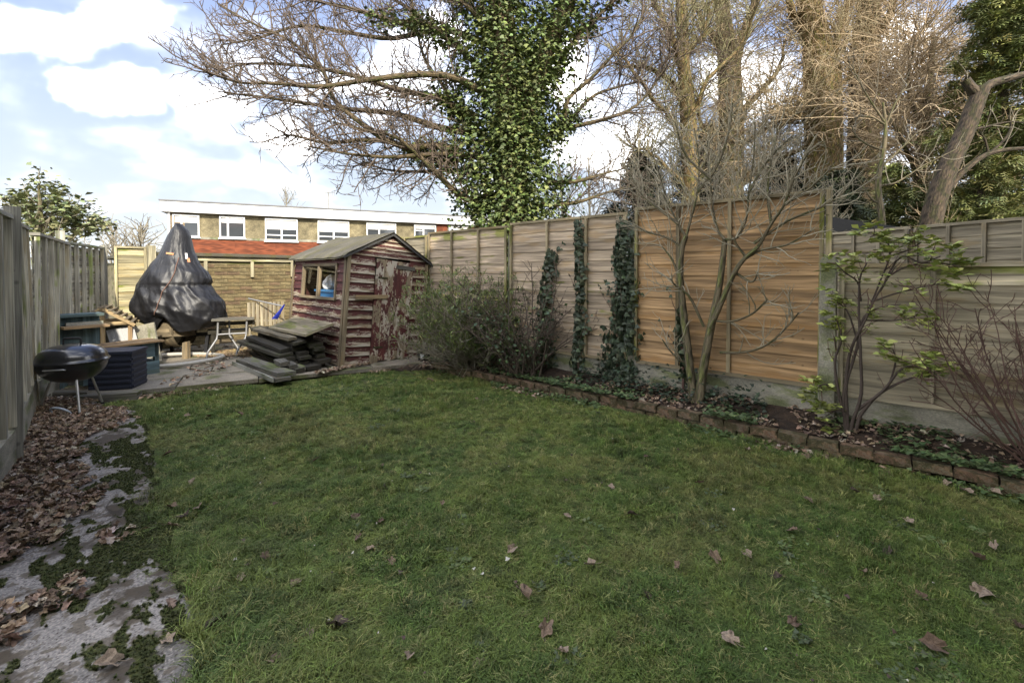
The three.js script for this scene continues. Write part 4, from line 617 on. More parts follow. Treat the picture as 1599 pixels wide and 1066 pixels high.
{
  // kettle barbecue
  const c = at(111, 600, 4.78), o = thing('kettle_barbecue', 'black round kettle barbecue on thin silver legs beside the fence', 'barbecue', V(c.x + 0.02, 0.03, c.z), 0.3);
  const R = 0.285, Y = 0.53;
  const bowl = []; for (let k = 0; k <= 14; k++) { const a = k / 14 * Math.PI / 2; bowl.push([Math.max(0.001, R * Math.sin(a) ** 0.85), Y - R * 0.74 * Math.cos(a)]); } bowl.push([R + 0.008, Y + 0.003], [R + 0.008, Y + 0.012], [R - 0.006, Y + 0.012]); mesh('bowl', lathe(bowl, 48), M.enamel, o);
  const lid = [[R + 0.016, Y + 0.012], [R + 0.018, Y + 0.02], [R + 0.004, Y + 0.03]]; for (let k = 1; k <= 14; k++) { const a = k / 14 * Math.PI / 2; lid.push([Math.max(0.001, R * Math.cos(a) ** 0.72), Y + 0.03 + 0.155 * Math.sin(a)]); } const lm = mesh('lid', lathe(lid, 48), M.enamel, o);
  const hd = new GB(); hd.tube([V(-0.075, Y + 0.17, 0), V(-0.075, Y + 0.235, 0), V(-0.06, Y + 0.245, 0), V(0.06, Y + 0.245, 0), V(0.075, Y + 0.235, 0), V(0.075, Y + 0.17, 0)], [0.009, 0.009, 0.012, 0.012, 0.009, 0.009], 8); hd.build('handle', M.rubber, lm);
  const sh = new GB(); sh.tube([V(-0.08, Y - 0.04, R - 0.01), V(-0.08, Y - 0.03, R + 0.03), V(0.08, Y - 0.03, R + 0.03), V(0.08, Y - 0.04, R - 0.01)], [0.006, 0.007, 0.007, 0.006], 8); sh.build('side_handle', M.alu, o);
  for (const a of [0.62, 2.7, 4.75]) { const g = new GB(), s = Math.sin(a), k = Math.cos(a); g.tube([V(s * 0.17, Y - 0.15, k * 0.17), V(s * 0.30, 0, k * 0.30)], [0.0115, 0.0115], 10); g.cap(V(s * 0.3, 0, k * 0.3), 0.0115, -1); const m = g.build('leg', M.alu, o); const t = new GB(); t.tube([V(s * 0.293, 0.02, k * 0.293), V(s * 0.302, -0.005, k * 0.302)], [0.014, 0.014], 8); t.build('foot', M.rubber, m); }
  const as = new GB(); as.tube([V(0, Y - 0.2, 0), V(0, Y - 0.25, 0)], [0.05, 0.03], 12); as.build('vent', M.galv, o);
  // grey horseshoe offcut of pipe in the leaves
  const q = at(85, 645, 4.55), g = new GB(), pts = []; for (let k = 0; k <= 14; k++) { const a = -0.3 + k / 14 * 3.6; pts.push(V(Math.cos(a) * 0.09, 0.02 + 0.06 * Math.sin(a), Math.sin(a) * 0.05)); } g.tube(pts, pts.map(() => 0.012), 8); const m = g.build('pipe_offcut', std([0.4, 0.44, 0.48], { roughness: 0.5 })); m.position.set(q.x + 0.06, 0.07, q.z); tag(m, 'curved grey pipe offcut lying in the leaf litter', 'pipe');
}
{
  // black pots with white labels under the bush
  [[662, 546, 7.35, 0], [702, 549, 7.2, 0.4]].forEach(([px, py, z, a], k) => { const q = at(px, py, z), o = thing('plant_pot', k ? 'black plant pot with white label below the twiggy shrub' : 'black plant pot with white label beside the shed corner', 'plant pot', V(q.x, bedH(5.5, 4.7) - 0.03, q.z), a, 'black pots under the bush'); mesh('pot', lathe([[0.001, 0], [0.085, 0], [0.11, 0.2], [0.118, 0.2], [0.118, 0.225], [0.105, 0.225], [0.1, 0.19], [0.001, 0.185]], 20), M.rubber, o); const g = new GB(); g.box(0, 0.09, 0.112, 0.06, 0.075, 0.004); g.build('label', M.white, o).rotation.x = 0.12; });
}
{
  // neighbouring dark shed roof behind the tall panel
  const q = at(1318, 352, 7.6), o = thing('neighbour_shed', 'dark felt roof of a low shed behind the pale fence', 'shed', V(q.x + 0.2, 0, q.z), -0.4); const g = new GB(); g.box(0, 0, 0, 1.5, 1.95, 1.5); g.build('wall', M.darkTimber[0], o); const t = new GB(); t.hexa([[-0.85, 1.95, -0.85], [0.85, 1.95, -0.85], [0.85, 1.95, 0.85], [-0.85, 1.95, 0.85], [-0.85, 2.42, -0.85], [0.85, 2.05, -0.85], [0.85, 2.05, 0.85], [-0.85, 2.42, 0.85]]); t.build('roof', M.bitumen, o);
}
// ---------------------------------------------------------------- vegetation tools
const rdir = (r) => { const z = r() * 2 - 1, a = r() * 6.2832, s = Math.sqrt(1 - z * z); return V(s * Math.cos(a), z, s * Math.sin(a)); };
// a wandering branch: returns its points
function wander(r, p, dir, len, segs, wob, lift) { const pts = [p.clone()], d = dir.clone().normalize(), q = p.clone(); for (let k = 0; k < segs; k++) { d.addScaledVector(rdir(r), wob); d.y += lift; d.normalize(); q.addScaledVector(d, len / segs); pts.push(q.clone()); } return pts; }
const taper = (n, a, b) => Array.from({ length: n }, (_, i) => lerp(a, b, i / (n - 1)));
function twigs(gb, r, pts, rad, o, level = 0) {   // side shoots along a branch; o: per metre, lengths by level, lift, wob
  let L = 0; for (let k = 1; k < pts.length; k++) L += pts[k].distanceTo(pts[k - 1]);
  const n = Math.max(1, Math.round(L * o.rate[level] * (0.8 + r() * 0.4)));
  for (let i = 0; i < n; i++) {
    const f = lerp(o.from ?? 0.2, 1, Math.pow((i + r()) / n, 0.8)), k = f * (pts.length - 1), j = Math.min(pts.length - 2, Math.floor(k)), p = pts[j].clone().lerp(pts[j + 1], k - j), t = V().subVectors(pts[j + 1], pts[j]).normalize();
    const side = rdir(r); side.addScaledVector(t, -side.dot(t)).normalize(); const d = t.clone().multiplyScalar(o.fwd ?? 0.9).addScaledVector(side, 0.8 + 0.5 * r()); d.y += o.up ?? 0.1;
    const len = o.len[level] * (0.5 + r() * 0.9) * (1 - 0.35 * f), segs = level < o.len.length - 1 ? 5 : 3, q = wander(r, p, d, len, segs, o.wob ?? 0.22, o.lift ?? 0.03), r0 = Math.max(o.min ?? 0.004, Math.min(rad * 0.5, o.thick[level]));
    gb.tube(q, taper(q.length, r0, Math.max(0.0025, r0 * 0.55)), level === 0 ? 4 : 3);
    if (level + 1 < o.len.length) twigs(gb, r, q, r0, o, level + 1);
  }
}
const onPlane = (px, py, n) => { const k = (px - 800) / FOC; return at(px, py, n / (k * nX + nZ)); };   // on an upright plane parallel to the lap fence
// leaf shapes
const leafGeo = (() => { const g = new GB(); g.quad([-0.02, 0, 0], [0.5, 0.08, -0.35], [1, -0.06, 0], [0.5, 0.08, 0.35]); return g.geo(); })();   // simple pointed leaf along x, unit length
const ivyGeo = (() => { const g = new GB(), o = [[0, 0.12], [0.28, 0.5], [0.5, 0.24], [1, 0], [0.5, -0.24], [0.28, -0.5], [0, -0.12]]; for (let k = 0; k < o.length - 1; k++) g.quad([0.1, 0.05, 0], [o[k][0], 0, o[k][1]], [(o[k][0] + o[k + 1][0]) / 2, 0.0, (o[k][1] + o[k + 1][1]) / 2], [o[k + 1][0], 0, o[k + 1][1]]); return g.geo(); })();
const deadGeo = [0, 1, 2, 3, 4].map((v) => {   // shrivelled lobed leaves: folded along the midrib, edges rolled
  const g = new GB(), n = 16, r = RNG(150 + v), pts = [], fold = 0.5 + 0.5 * r(), roll = 0.5 + 0.9 * r(), bend = (r() - 0.4) * 1.1, lob = 1.5 + r(), asym = 0.75 + 0.4 * r();
  const sh = (x, z) => [x * (1 - 0.16 * x * x * roll), fold * Math.abs(z) * 0.75 + bend * 0.45 * x * x + roll * 0.3 * z * z * Math.sin(x * 2.5 + v) + 0.06 * Math.sin(x * 9 + z * 7 + v), z * (1 - 0.3 * fold)];
  for (let k = 0; k < n; k++) { const a = k / n * 6.2832, l = (0.55 + 0.32 * Math.abs(Math.cos(a * 2.5)) ** lob + 0.16 * (r() - 0.5)) * (Math.sin(a) > 0 ? asym : 1) * (k === 8 ? 0.55 : 1); pts.push([Math.cos(a) * l, Math.sin(a) * l * 0.85]); }
  for (let k = 0; k < n; k++) { const p = pts[k], q = pts[(k + 1) % n], h = (t) => [p[0] * t, p[1] * t], i = (t) => [q[0] * t, q[1] * t]; g.quad(sh(0, 0), sh(...h(0.5)), sh(...i(0.5)), sh(...i(0.5))); g.quad(sh(...h(0.5)), sh(...p), sh(...q), sh(...i(0.5))); }
  g.tube([V(-0.5, 0.1, 0), V(-0.85, 0.05, 0.05), V(-1.15, 0.12, 0.15)], [0.02, 0.018, 0.014], 3);
  return g.geo();
});
const deadTone = (r) => { const k = r(); return tint(k < 0.45 ? [0.27, 0.19, 0.125] : k < 0.7 ? [0.16, 0.11, 0.075] : k < 0.9 ? [0.40, 0.30, 0.205] : [0.46, 0.39, 0.30], 0.75 + r() * 0.5, 0.15, r); };
function leafMx(r, p, size, droop = 0.3) { return mat4(p, (r() - 0.5) * 1.6, r() * 6.28, (r() - 0.5) * 1.4 - droop, size * (0.7 + r() * 0.6)); }

// ---------------------------------------------------------------- ivy-clad tree
{
  const r = RNG(201), z0 = 11, o = thing('ivy_clad_tree', 'large bare tree with trunk smothered in green ivy', 'tree');
  const tr = [[803, 536, 0.42], [802, 420, 0.40], [800, 300, 0.38], [797, 190, 0.36], [790, 90, 0.33], [778, -30, 0.27], [765, -180, 0.2]].map(([x, y, q]) => [at(x, y, z0), q]); tr[0][0].y = -0.05;
  const ld = [[806, 230, 0.26], [828, 150, 0.24], [850, 85, 0.22], [880, 20, 0.18], [915, -60, 0.14], [950, -170, 0.1]].map(([x, y, q]) => [at(x, y, z0 - 0.1), q]);
  const tg = new GB(); for (const l of [tr, ld]) tg.tube(l.map((a) => a[0]), l.map((a) => a[1]), 12); tg.build('trunk', M.bark, o);
  const limbs = [
    [[746, 184], [713, 169], [690, 154], [626, 141], [559, 120], [503, 107], [454, 101], [375, 101], [325, 120]], [[716, 233], [675, 227], [638, 230], [596, 214], [559, 188], [521, 154], [506, 113], [480, 86], [454, 64], [390, 34], [340, 5]],
    [[716, 253], [660, 246], [623, 225], [570, 218], [510, 223], [461, 212], [443, 210]], [[760, 280], [724, 266], [653, 268], [600, 264], [566, 251]], [[770, 300], [743, 315], [713, 300], [686, 274], [656, 244], [620, 215], [580, 205], [520, 190]],
    [[785, 130], [750, 105], [709, 68], [671, 41], [630, 8], [580, -20], [520, -60]], [[720, 75], [668, 38], [619, 34], [570, 19], [525, 8], [487, 0], [420, -20]], [[780, 160], [720, 125], [675, 116], [578, 124], [500, 135], [430, 130], [370, 128], [322, 112]], [[745, 200], [720, 185], [690, 130], [665, 95], [650, 40], [640, -30]],
    [[760, 330], [735, 318], [780, 300], [795, 290]], [[780, 60], [740, 20], [700, -20], [640, -80]], [[760, 210], [690, 200], [620, 178], [540, 170], [470, 160], [400, 150], [350, 145]], [[770, 250], [700, 240], [610, 245], [545, 240], [480, 228]],
    [[850, 215], [882, 197], [925, 151], [968, 135], [1010, 125]], [[882, 195], [886, 158], [925, 121], [964, 79], [987, 56], [1010, 10]], [[860, 205], [889, 199], [951, 184], [991, 167], [1030, 121], [1050, 75]], [[850, 285], [900, 283], [940, 272], [980, 262]], [[860, 120], [900, 60], [940, 20], [990, -30]], [[840, 320], [900, 316], [950, 300], [990, 290]], [[790, 80], [740, 60], [690, 45], [610, 60], [540, 50], [470, 40], [400, 60], [345, 70]]];
  const lg = new GB(), wg = new GB();
  limbs.forEach((l, i) => {
    const dz = (r() - 0.5) * 2.4, pts = l.map(([x, y], k) => at(x, y, z0 + dz * Math.min(1, k / 3) + (r() - 0.5) * 0.15)), c = new THREE.CatmullRomCurve3(pts).getPoints(l.length * 3), r0 = l.length > 6 ? 0.095 : 0.07;
    lg.tube(c, taper(c.length, r0, 0.016), 6);
    twigs(wg, r, c, 0.04, { rate: [5.4, 6, 5], len: [1.3, 0.6, 0.28], thick: [0.024, 0.013, 0.009], from: 0.12, lift: 0.05, up: 0.15, wob: 0.28, min: 0.0085 });
  });
  lg.build('limbs', M.bark, o); wg.build('twigs', M.twig, o);
  // ivy: leaves round trunk, leader and the inner ends of the limbs
  const list = [], put = (p, rad, n, fluff) => { for (let k = 0; k < n; k++) { const d = rdir(r); d.y *= 0.9; const q = p.clone().addScaledVector(d, rad * (0.72 + fluff * r())); q.y += (r() - 0.5) * 0.12; const s = 0.065 + r() * 0.065; list.push([mat4(q, (r() - 0.5) * 1.8, Math.atan2(d.x, d.z) - 1.57 + (r() - 0.5) * 1.8, -0.5 + (r() - 0.5) * 1.4, s), tint(mix3([0.035, 0.055, 0.014], [0.18, 0.22, 0.06], r() * (r() < 0.25 ? 1.3 : 0.8)), 1, 0.25, r)]); } };
  const along = (l, n, mul, fluff) => { const c = new THREE.CatmullRomCurve3(l.map((a) => a[0])); for (let k = 0; k < n; k++) { const f = k / n, p = c.getPoint(f), bump = 0.45 + 1.15 * wn(p.y * 1.6, k % 5, 1.1, 2, 341); const d = rdir(r); p.addScaledVector(d.setY(d.y * 0.4), 0.32 * r() * mul); put(p, (0.34 + 0.34 * r()) * mul * bump, 15, fluff); } };
  along(tr, 1750, 1.22, 1.0); along(ld, 520, 0.85, 1.0); for (let k = 0; k < 300; k++) put(at(lerp(715, 870, r()), lerp(200, 352, r()), z0 - 0.1 + (r() - 0.5) * 0.9), 0.2 + 0.2 * r(), 14, 0.9);
  limbs.forEach((l, i) => { const n = [4, 3, 2, 2, 2, 4, 3, 2, 2, 1, 3, 1, 1, 2, 1, 1, 1, 3, 1, 1][i] || 1, c = new THREE.CatmullRomCurve3(l.slice(0, n + 1).map(([x, y]) => at(x, y, z0))); for (let k = 0; k < n * 22; k++) put(c.getPoint(r() * 0.9), 0.26 * (1 - 0.4 * r()), 8, 0.8); });
  copies('ivy', ivyGeo, M.leafWhite, list, o);
}
// ---------------------------------------------------------------- pollarded trees with hanging shoots
function shootTree(name, label, seed, depth, trunk, limbs, n, mats, o2) {
  const r = RNG(seed), o = thing(name, label, 'tree', V(), 0, 'bare trees beyond the fence'), tg = new GB(), all = [];
  const P = (l, z) => l.map(([x, y]) => at(x, y, z)); const tp = P(trunk.map((t) => t), depth); tp[0].y = -0.05; const rad = trunk.map((t) => t[2]);
  tg.tube(tp, rad, 12); const gnarl = tg.geo(), gp = gnarl.attributes.position; for (let i = 0; i < gp.count; i++) { const x = gp.getX(i), y = gp.getY(i), z = gp.getZ(i), k = 0.12 * fbm3(x * 1.6, y * 1.1, z * 1.6, 3); gp.setXYZ(i, x + k, y, z + k); } mesh('trunk', gnarl, mats[0], o);
  all.push([tp, rad[0], o2.trunkShoots ?? 1]);
  const lg = new GB(); limbs.forEach(([l, r0]) => { const c = new THREE.CatmullRomCurve3(l.map(([x, y], k) => at(x, y, depth + (k ? (r() - 0.5) * 1.6 : 0)))).getPoints(l.length * 4); c.forEach((p) => p.addScaledVector(rdir(r), 0.05)); lg.tube(c, taper(c.length, r0, r0 * 0.3), 7); all.push([c, r0, 1.2]); }); if (limbs.length) lg.build('limbs', mats[0], o);
  const sg = new GB(), hg = new GB();
  for (let k = 0; k < n * 1.3; k++) {
    const [c, r0] = all[r() < 0.14 ? 0 : Math.floor(r() * all.length)], f = r() * (c.length - 1.01), j = Math.floor(f), p = c[j].clone().lerp(c[j + 1], f - j); if (p.y < 1.6) continue;
    const out = rdir(r); out.y = Math.abs(out.y) * 0.6 + o2.up * (0.4 + r()); const len = o2.len * (0.35 + r()), hang = r() < o2.hang;
    const q = wander(r, p.addScaledVector(out.clone().setY(0), 0.15), out, len * (hang ? 1.1 : 1) * (0.6 + 0.6 * r()), 7, 0.17, hang ? -0.05 - 0.16 * r() : 0.02); const w = 0.010 + 0.008 * r();
    const gb = hang ? hg : sg; gb.tube(q, taper(q.length, w, 0.007), 3); if (r() < 0.8) twigs(gb, r, q, w, { rate: [o2.rate ?? 3, 1], len: [0.5], thick: [0.009], from: 0.25, lift: hang ? -0.1 : 0.02, up: 0, wob: 0.25, min: 0.008 });
  }
  sg.build('shoots', mats[1], o); hg.build('hanging_twigs', mats[2], o); return o;
}
shootTree('bare_tree', 'slender bare tree with pale forked trunk behind the orange panel', 211, 14, [[1085, 500, 0.26], [1082, 320, 0.24], [1075, 200, 0.22], [1068, 100, 0.20], [1064, 0, 0.16], [1060, -120, 0.1]], [[[[1068, 110], [1050, 60], [1030, 20], [1008, -30]], 0.15], [[[1075, 170], [1040, 120], [1000, 105], [960, 100]], 0.11], [[[1078, 250], [1050, 190], [1010, 140], [960, 70]], 0.10], [[[1070, 90], [1100, 50], [1115, -10]], 0.1], [[[1076, 190], [1110, 120], [1160, 70], [1180, 10]], 0.08], [[[1080, 300], [1020, 240], [985, 225]], 0.07]], 560, [M.barkGold, M.twigOlive, M.twig], { up: 0.6, len: 1.7, hang: 0.3 });
shootTree('bare_tree', 'dense twiggy tree with dark forked trunk between pale trunks', 221, 15.5, [[1135, 500, 0.45], [1138, 320, 0.42], [1142, 200, 0.40], [1140, 100, 0.33], [1128, 20, 0.25], [1115, -80, 0.18]], [[[[1142, 130], [1160, 60], [1180, 0], [1200, -60]], 0.22], [[[1140, 200], [1180, 150], [1215, 110], [1230, 60]], 0.12], [[[1140, 260], [1100, 200], [1080, 150]], 0.1], [[[1140, 240], [1200, 200], [1260, 190]], 0.1], [[[1138, 90], [1100, 40], [1080, -20]], 0.14], [[[1140, 300], [1190, 260], [1220, 200]], 0.09]], 700, [M.bark, M.twigGold, M.twigRust], { up: 0.5, len: 2.1, hang: 0.45 });
shootTree('bare_tree', 'stout gold-barked pollarded tree bristling with thin shoots', 231, 15, [[1290, 500, 0.55], [1288, 330, 0.52], [1286, 220, 0.5], [1283, 120, 0.53], [1275, 60, 0.42], [1262, 0, 0.36], [1255, -100, 0.3]], [[[[1278, 80], [1250, 40], [1235, 10], [1215, -40]], 0.2], [[[1290, 110], [1310, 60], [1320, 10], [1330, -60]], 0.16], [[[1285, 180], [1240, 180], [1210, 160]], 0.12], [[[1290, 220], [1230, 240], [1190, 250], [1150, 290]], 0.09], [[[1285, 150], [1340, 110], [1380, 90]], 0.1]], 640, [M.barkGold, M.twigGold, M.twigRust], { up: 0.45, len: 1.9, hang: 0.5 });
shootTree('bare_tree', 'dark mossy trunked tree trailing rust-brown hanging twigs', 241, 15.5, [[1345, 500, 0.5], [1348, 300, 0.46], [1350, 180, 0.44], [1352, 90, 0.42], [1358, 20, 0.36], [1362, -100, 0.28]], [[[[1356, 70], [1385, 30], [1400, -20]], 0.2], [[[1360, 150], [1400, 110], [1430, 60], [1470, 20]], 0.12], [[[1355, 210], [1420, 170], [1470, 160], [1510, 180]], 0.13], [[[1352, 250], [1410, 220], [1450, 230]], 0.1], [[[1350, 120], [1320, 80], [1300, 40]], 0.1], [[[1356, 180], [1430, 120], [1490, 110], [1540, 130]], 0.09]], 800, [M.bark, M.twigGold, M.twigRust], { up: 0.3, len: 2.3, hang: 0.72, rate: 3 });
shootTree('bare_tree', 'low arching tree of tangled brown twigs behind the leaning trunk', 251, 12.5, [[1430, 480, 0.2], [1436, 360, 0.18], [1440, 250, 0.15], [1450, 150, 0.1], [1455, 60, 0.06]], [[[[1440, 250], [1480, 180], [1520, 170]], 0.07], [[[1438, 280], [1400, 200], [1380, 150]], 0.07], [[[1440, 200], [1420, 120], [1430, 60]], 0.06], [[[1437, 320], [1490, 260], [1520, 250]], 0.06]], 560, [M.bark, M.twigRust, M.twigRust], { up: 0.4, len: 1.9, hang: 0.75, rate: 3 });
{
  const r = RNG(257);
  for (const [px, depth, n, top, label] of [[1040, 8.6, 16, 190, 'thicket of thin pale upright stems behind the ivy column'], [1150, 8.2, 20, 165, 'thicket of thin pale stems behind the orange panel'], [1250, 8.0, 16, 200, 'thicket of thin stems behind the end of the orange panel'], [1480, 10.5, 20, 170, 'brown thicket between young tree and leaning trunk']]) {
    const o = thing('thicket', label, 'thicket', V(), 0, 'thickets behind the fence'), l = new GB(), w = new GB(), b = at(px, 430, depth), t = at(px, top, depth);
    for (let k = 0; k < n; k++) { const p = V(b.x + (r() - 0.5) * 1.3, -0.03, b.z + (r() - 0.5) * 0.9), d = V((r() - 0.5) * 0.55, 1, (r() - 0.5) * 0.5), c = wander(r, p, d, t.y * (0.6 + 0.45 * r()), 9, 0.06, 0.03); l.tube(c, taper(10, 0.018, 0.005), 4); twigs(w, r, c, 0.012, { rate: [4, 4], len: [0.75, 0.28], thick: [0.008, 0.006], from: 0.4, lift: 0.05, up: 0.1, min: 0.005 }); }
    l.build('stems', M.twigScrub, o); w.build('twigs', px > 1400 ? M.twigRust : M.twigScrub, o);
  }
}
// leaning cherry trunk
{
  const o = thing('leaning_tree', 'dark leaning tree trunk with sawn fork behind the pale fence', 'tree'), g = new GB(), z = 8.6, r = RNG(261), C = (l, zz = z) => new THREE.CatmullRomCurve3(l.map(([x, y]) => at(x, y, zz)));
  const a = C([[1438, 470], [1455, 345], [1478, 270], [1508, 205], [1525, 160], [1534, 138]]).getPoints(22); a[0].y = -0.05; g.tube(a, taper(23, 0.185, 0.125), 12); g.build('trunk', M.barkDark, o);
  const l = new GB(), w = new GB(), lim = [[[[1528, 150], [1545, 133], [1570, 124], [1620, 112], [1680, 100]], 0.085, 0.05], [[[1530, 150], [1518, 138], [1508, 124]], 0.10, 0.075], [[[1478, 298], [1505, 268], [1540, 242], [1570, 234], [1620, 230]], 0.06, 0.03], [[[1508, 205], [1540, 198], [1580, 190], [1620, 195]], 0.03, 0.01], [[[1545, 240], [1572, 215], [1580, 195], [1575, 180]], 0.025, 0.012], [[[1545, 240], [1538, 215], [1530, 205]], 0.02, 0.01]];
  lim.forEach(([p, r0, r1]) => { const c = C(p).getPoints(14); l.tube(c, taper(15, r0, r1), 8); twigs(w, r, c, 0.02, { rate: [2, 3], len: [0.7, 0.3], thick: [0.011, 0.006], lift: 0.05, up: 0.2 }); }); l.build('limbs', M.barkDark, o); w.build('twigs', M.twigGrey, o);
}
{
  const o = thing('young_tree', 'thin pale-stemmed young tree rising behind the leafy shrub', 'tree'), r = RNG(271), z = 7.6, g = new GB(), w = new GB(), C = (l) => new THREE.CatmullRomCurve3(l.map(([x, y]) => at(x, y, z))).getPoints(16);
  const t = C([[1380, 520], [1379, 350], [1372, 285], [1380, 240], [1384, 200], [1380, 160]]); t[0].y = -0.05; g.tube(t, taper(17, 0.058, 0.02), 9); g.build('trunk', M.barkGrey, o);
  const br = new GB(); [[[1375, 320], [1360, 308], [1348, 290], [1340, 278]], [[1382, 235], [1355, 225], [1338, 212], [1330, 195]], [[1384, 195], [1360, 182], [1330, 185]], [[1378, 260], [1410, 230], [1440, 200]], [[1383, 200], [1400, 160], [1420, 130]], [[1372, 290], [1400, 285], [1440, 260], [1500, 230]], [[1382, 190], [1350, 140], [1330, 100]]].forEach((l) => { const c = C(l); br.tube(c, taper(17, 0.02, 0.007), 5); twigs(w, r, c, 0.02, { rate: [5, 4], len: [0.6, 0.25], thick: [0.007, 0.0045], lift: 0.03, up: 0.2 }); }); br.build('branches', M.barkGrey, o); w.build('twigs', M.twigGrey, o);
}
// faint thin trees seen through the gap beside the ivy trunk, and the bare crown behind the flats
{
  const thin = (px, top, depth, n, label, spread) => { const o = thing('distant_tree', label, 'tree'), r = RNG(280 + px), g = new GB(), w = new GB(), b = at(px, 400, depth), t = at(px, top, depth); b.y = 0; const c = wander(r, b, V(0, 1, 0), t.y, 10, 0.04, 0.05); g.tube(c, taper(11, 0.012 * t.y + 0.03, 0.02), 6); g.build('trunk', M.twigGrey, o); for (let k = 0; k < n; k++) { const f = lerp(0.35, 0.97, r()), p = c[Math.floor(f * 10)], q = wander(r, p, rdir(r).setY(0.5 + r()), spread * (1.15 - f) * (0.6 + r()), 6, 0.12, 0.06); w.tube(q, taper(7, 0.03, 0.01), 4); twigs(w, r, q, 0.03, { rate: [2.2, 2.2], len: [spread * 0.3, spread * 0.14], thick: [0.016, 0.009], lift: 0.05, up: 0.2, min: 0.008 }); } w.build('twigs', M.twigGrey, o); };
  thin(882, 215, 20, 26, 'thin bare tree seen beside the ivy trunk', 2.6); thin(925, 225, 24, 26, 'faint bare tree in the gap left of the conifer', 3); thin(455, 284, 42, 44, 'small bare tree crown showing above the flat roof', 3.4);
  thin(215, 352, 16, 40, 'reddish bare shrub crown above the corner fence', 1.9); thin(180, 350, 17, 34, 'bare twiggy shrub beside the evergreen over the fence', 1.9);
}
// ---------------------------------------------------------------- conifers and evergreens beyond the fences
function sprays(o, r, list, p, dir, len, n, size, tone) { for (let k = 0; k < n; k++) { const f = Math.sqrt(r()), q = p.clone().addScaledVector(dir, len * f); q.addScaledVector(rdir(r), 0.05 + 0.16 * len * (1 - f * 0.5) * r()); q.y -= 0.10 * len * f * f; list.push([leafMx(r, q, size, 0.5), tint(mix3(tone[0], tone[1], r() * r() * 1.2), 1, 0.25, r)]); } }
const sprayGeo = (() => { const g = new GB(), r = RNG(7); for (let k = 0; k < 7; k++) { const x = k / 7, s = k % 2 ? 1 : -1, l = 0.35 * (1 - x * 0.6); g.quad([x, 0, 0], [x + 0.1, 0.02, s * 0.03], [x + 0.28, 0.03 * r(), s * l], [x + 0.1, 0, s * l * 0.7]); } g.quad([0, 0, -0.02], [1, 0, -0.01], [1.1, 0, 0], [0, 0, 0.02]); return g.geo(); })();
function conifer(name, label, seed, px, depth, topPy, spread, n, tone, size = 0.3, lowFrac = 0.12) {
  const r = RNG(seed), o = thing(name, label, 'conifer', V(), 0, 'evergreens beyond the fence'), t = at(px, topPy, depth), b = V(t.x, 0, t.z), g = new GB(), list = []; g.tube([b, V(t.x, t.y * 0.5, t.z), t], [0.16, 0.1, 0.02], 7); 
  const bg = new GB();
  for (let k = 0; k < n; k++) { const f = lerp(lowFrac, 0.99, r()), a = r() * 6.2832, len = spread * (1.04 - f) ** 0.75 * (0.55 + 0.6 * r()), d = V(Math.cos(a), 0.12 + 0.5 * (f - 0.4), Math.sin(a)).normalize(), p = V(t.x, t.y * f, t.z); bg.tube([p, p.clone().addScaledVector(d, len * 0.9)], [0.02, 0.006], 3); sprays(o, r, list, p, d, len, Math.round(12 + 26 * len), size, tone); }
  g.build('trunk', M.barkDark, o); bg.build('branches', M.twigOlive, o); copies('foliage', sprayGeo, M.leafWhite, list, o);
}
const dkT = [[0.014, 0.021, 0.009], [0.06, 0.078, 0.026]], ylT = [[0.06, 0.075, 0.022], [0.36, 0.37, 0.11]];
conifer('dark_conifer', 'dark feathery conifer behind the bare trees left of the orange panel', 301, 1000, 18, 235, 2.6, 120, dkT, 0.42);
conifer('dark_conifer', 'broad dark conifer filling the gap behind the orange panel', 302, 1110, 19, 195, 3.2, 170, dkT, 0.44);
conifer('dark_conifer', 'low dark yew mass behind the end of the orange panel', 303, 1225, 17, 245, 2.8, 150, dkT, 0.4);
conifer('dark_conifer', 'dark conifer shadowed behind the thin pale young tree', 304, 1310, 11, 265, 1.7, 130, dkT, 0.3);
conifer('dark_conifer', 'low spreading conifer between pale young tree and leaning trunk', 305, 1400, 11.5, 255, 1.9, 120, ylT, 0.3);
conifer('golden_conifer', 'tall yellow-green cypress behind the leaning trunk', 306, 1575, 10.5, -160, 1.9, 330, ylT, 0.3, 0.08);
conifer('golden_conifer', 'lower yellow-green cypress at the foot of the tall one', 307, 1535, 9.8, 215, 1.3, 150, ylT, 0.26, 0.05);
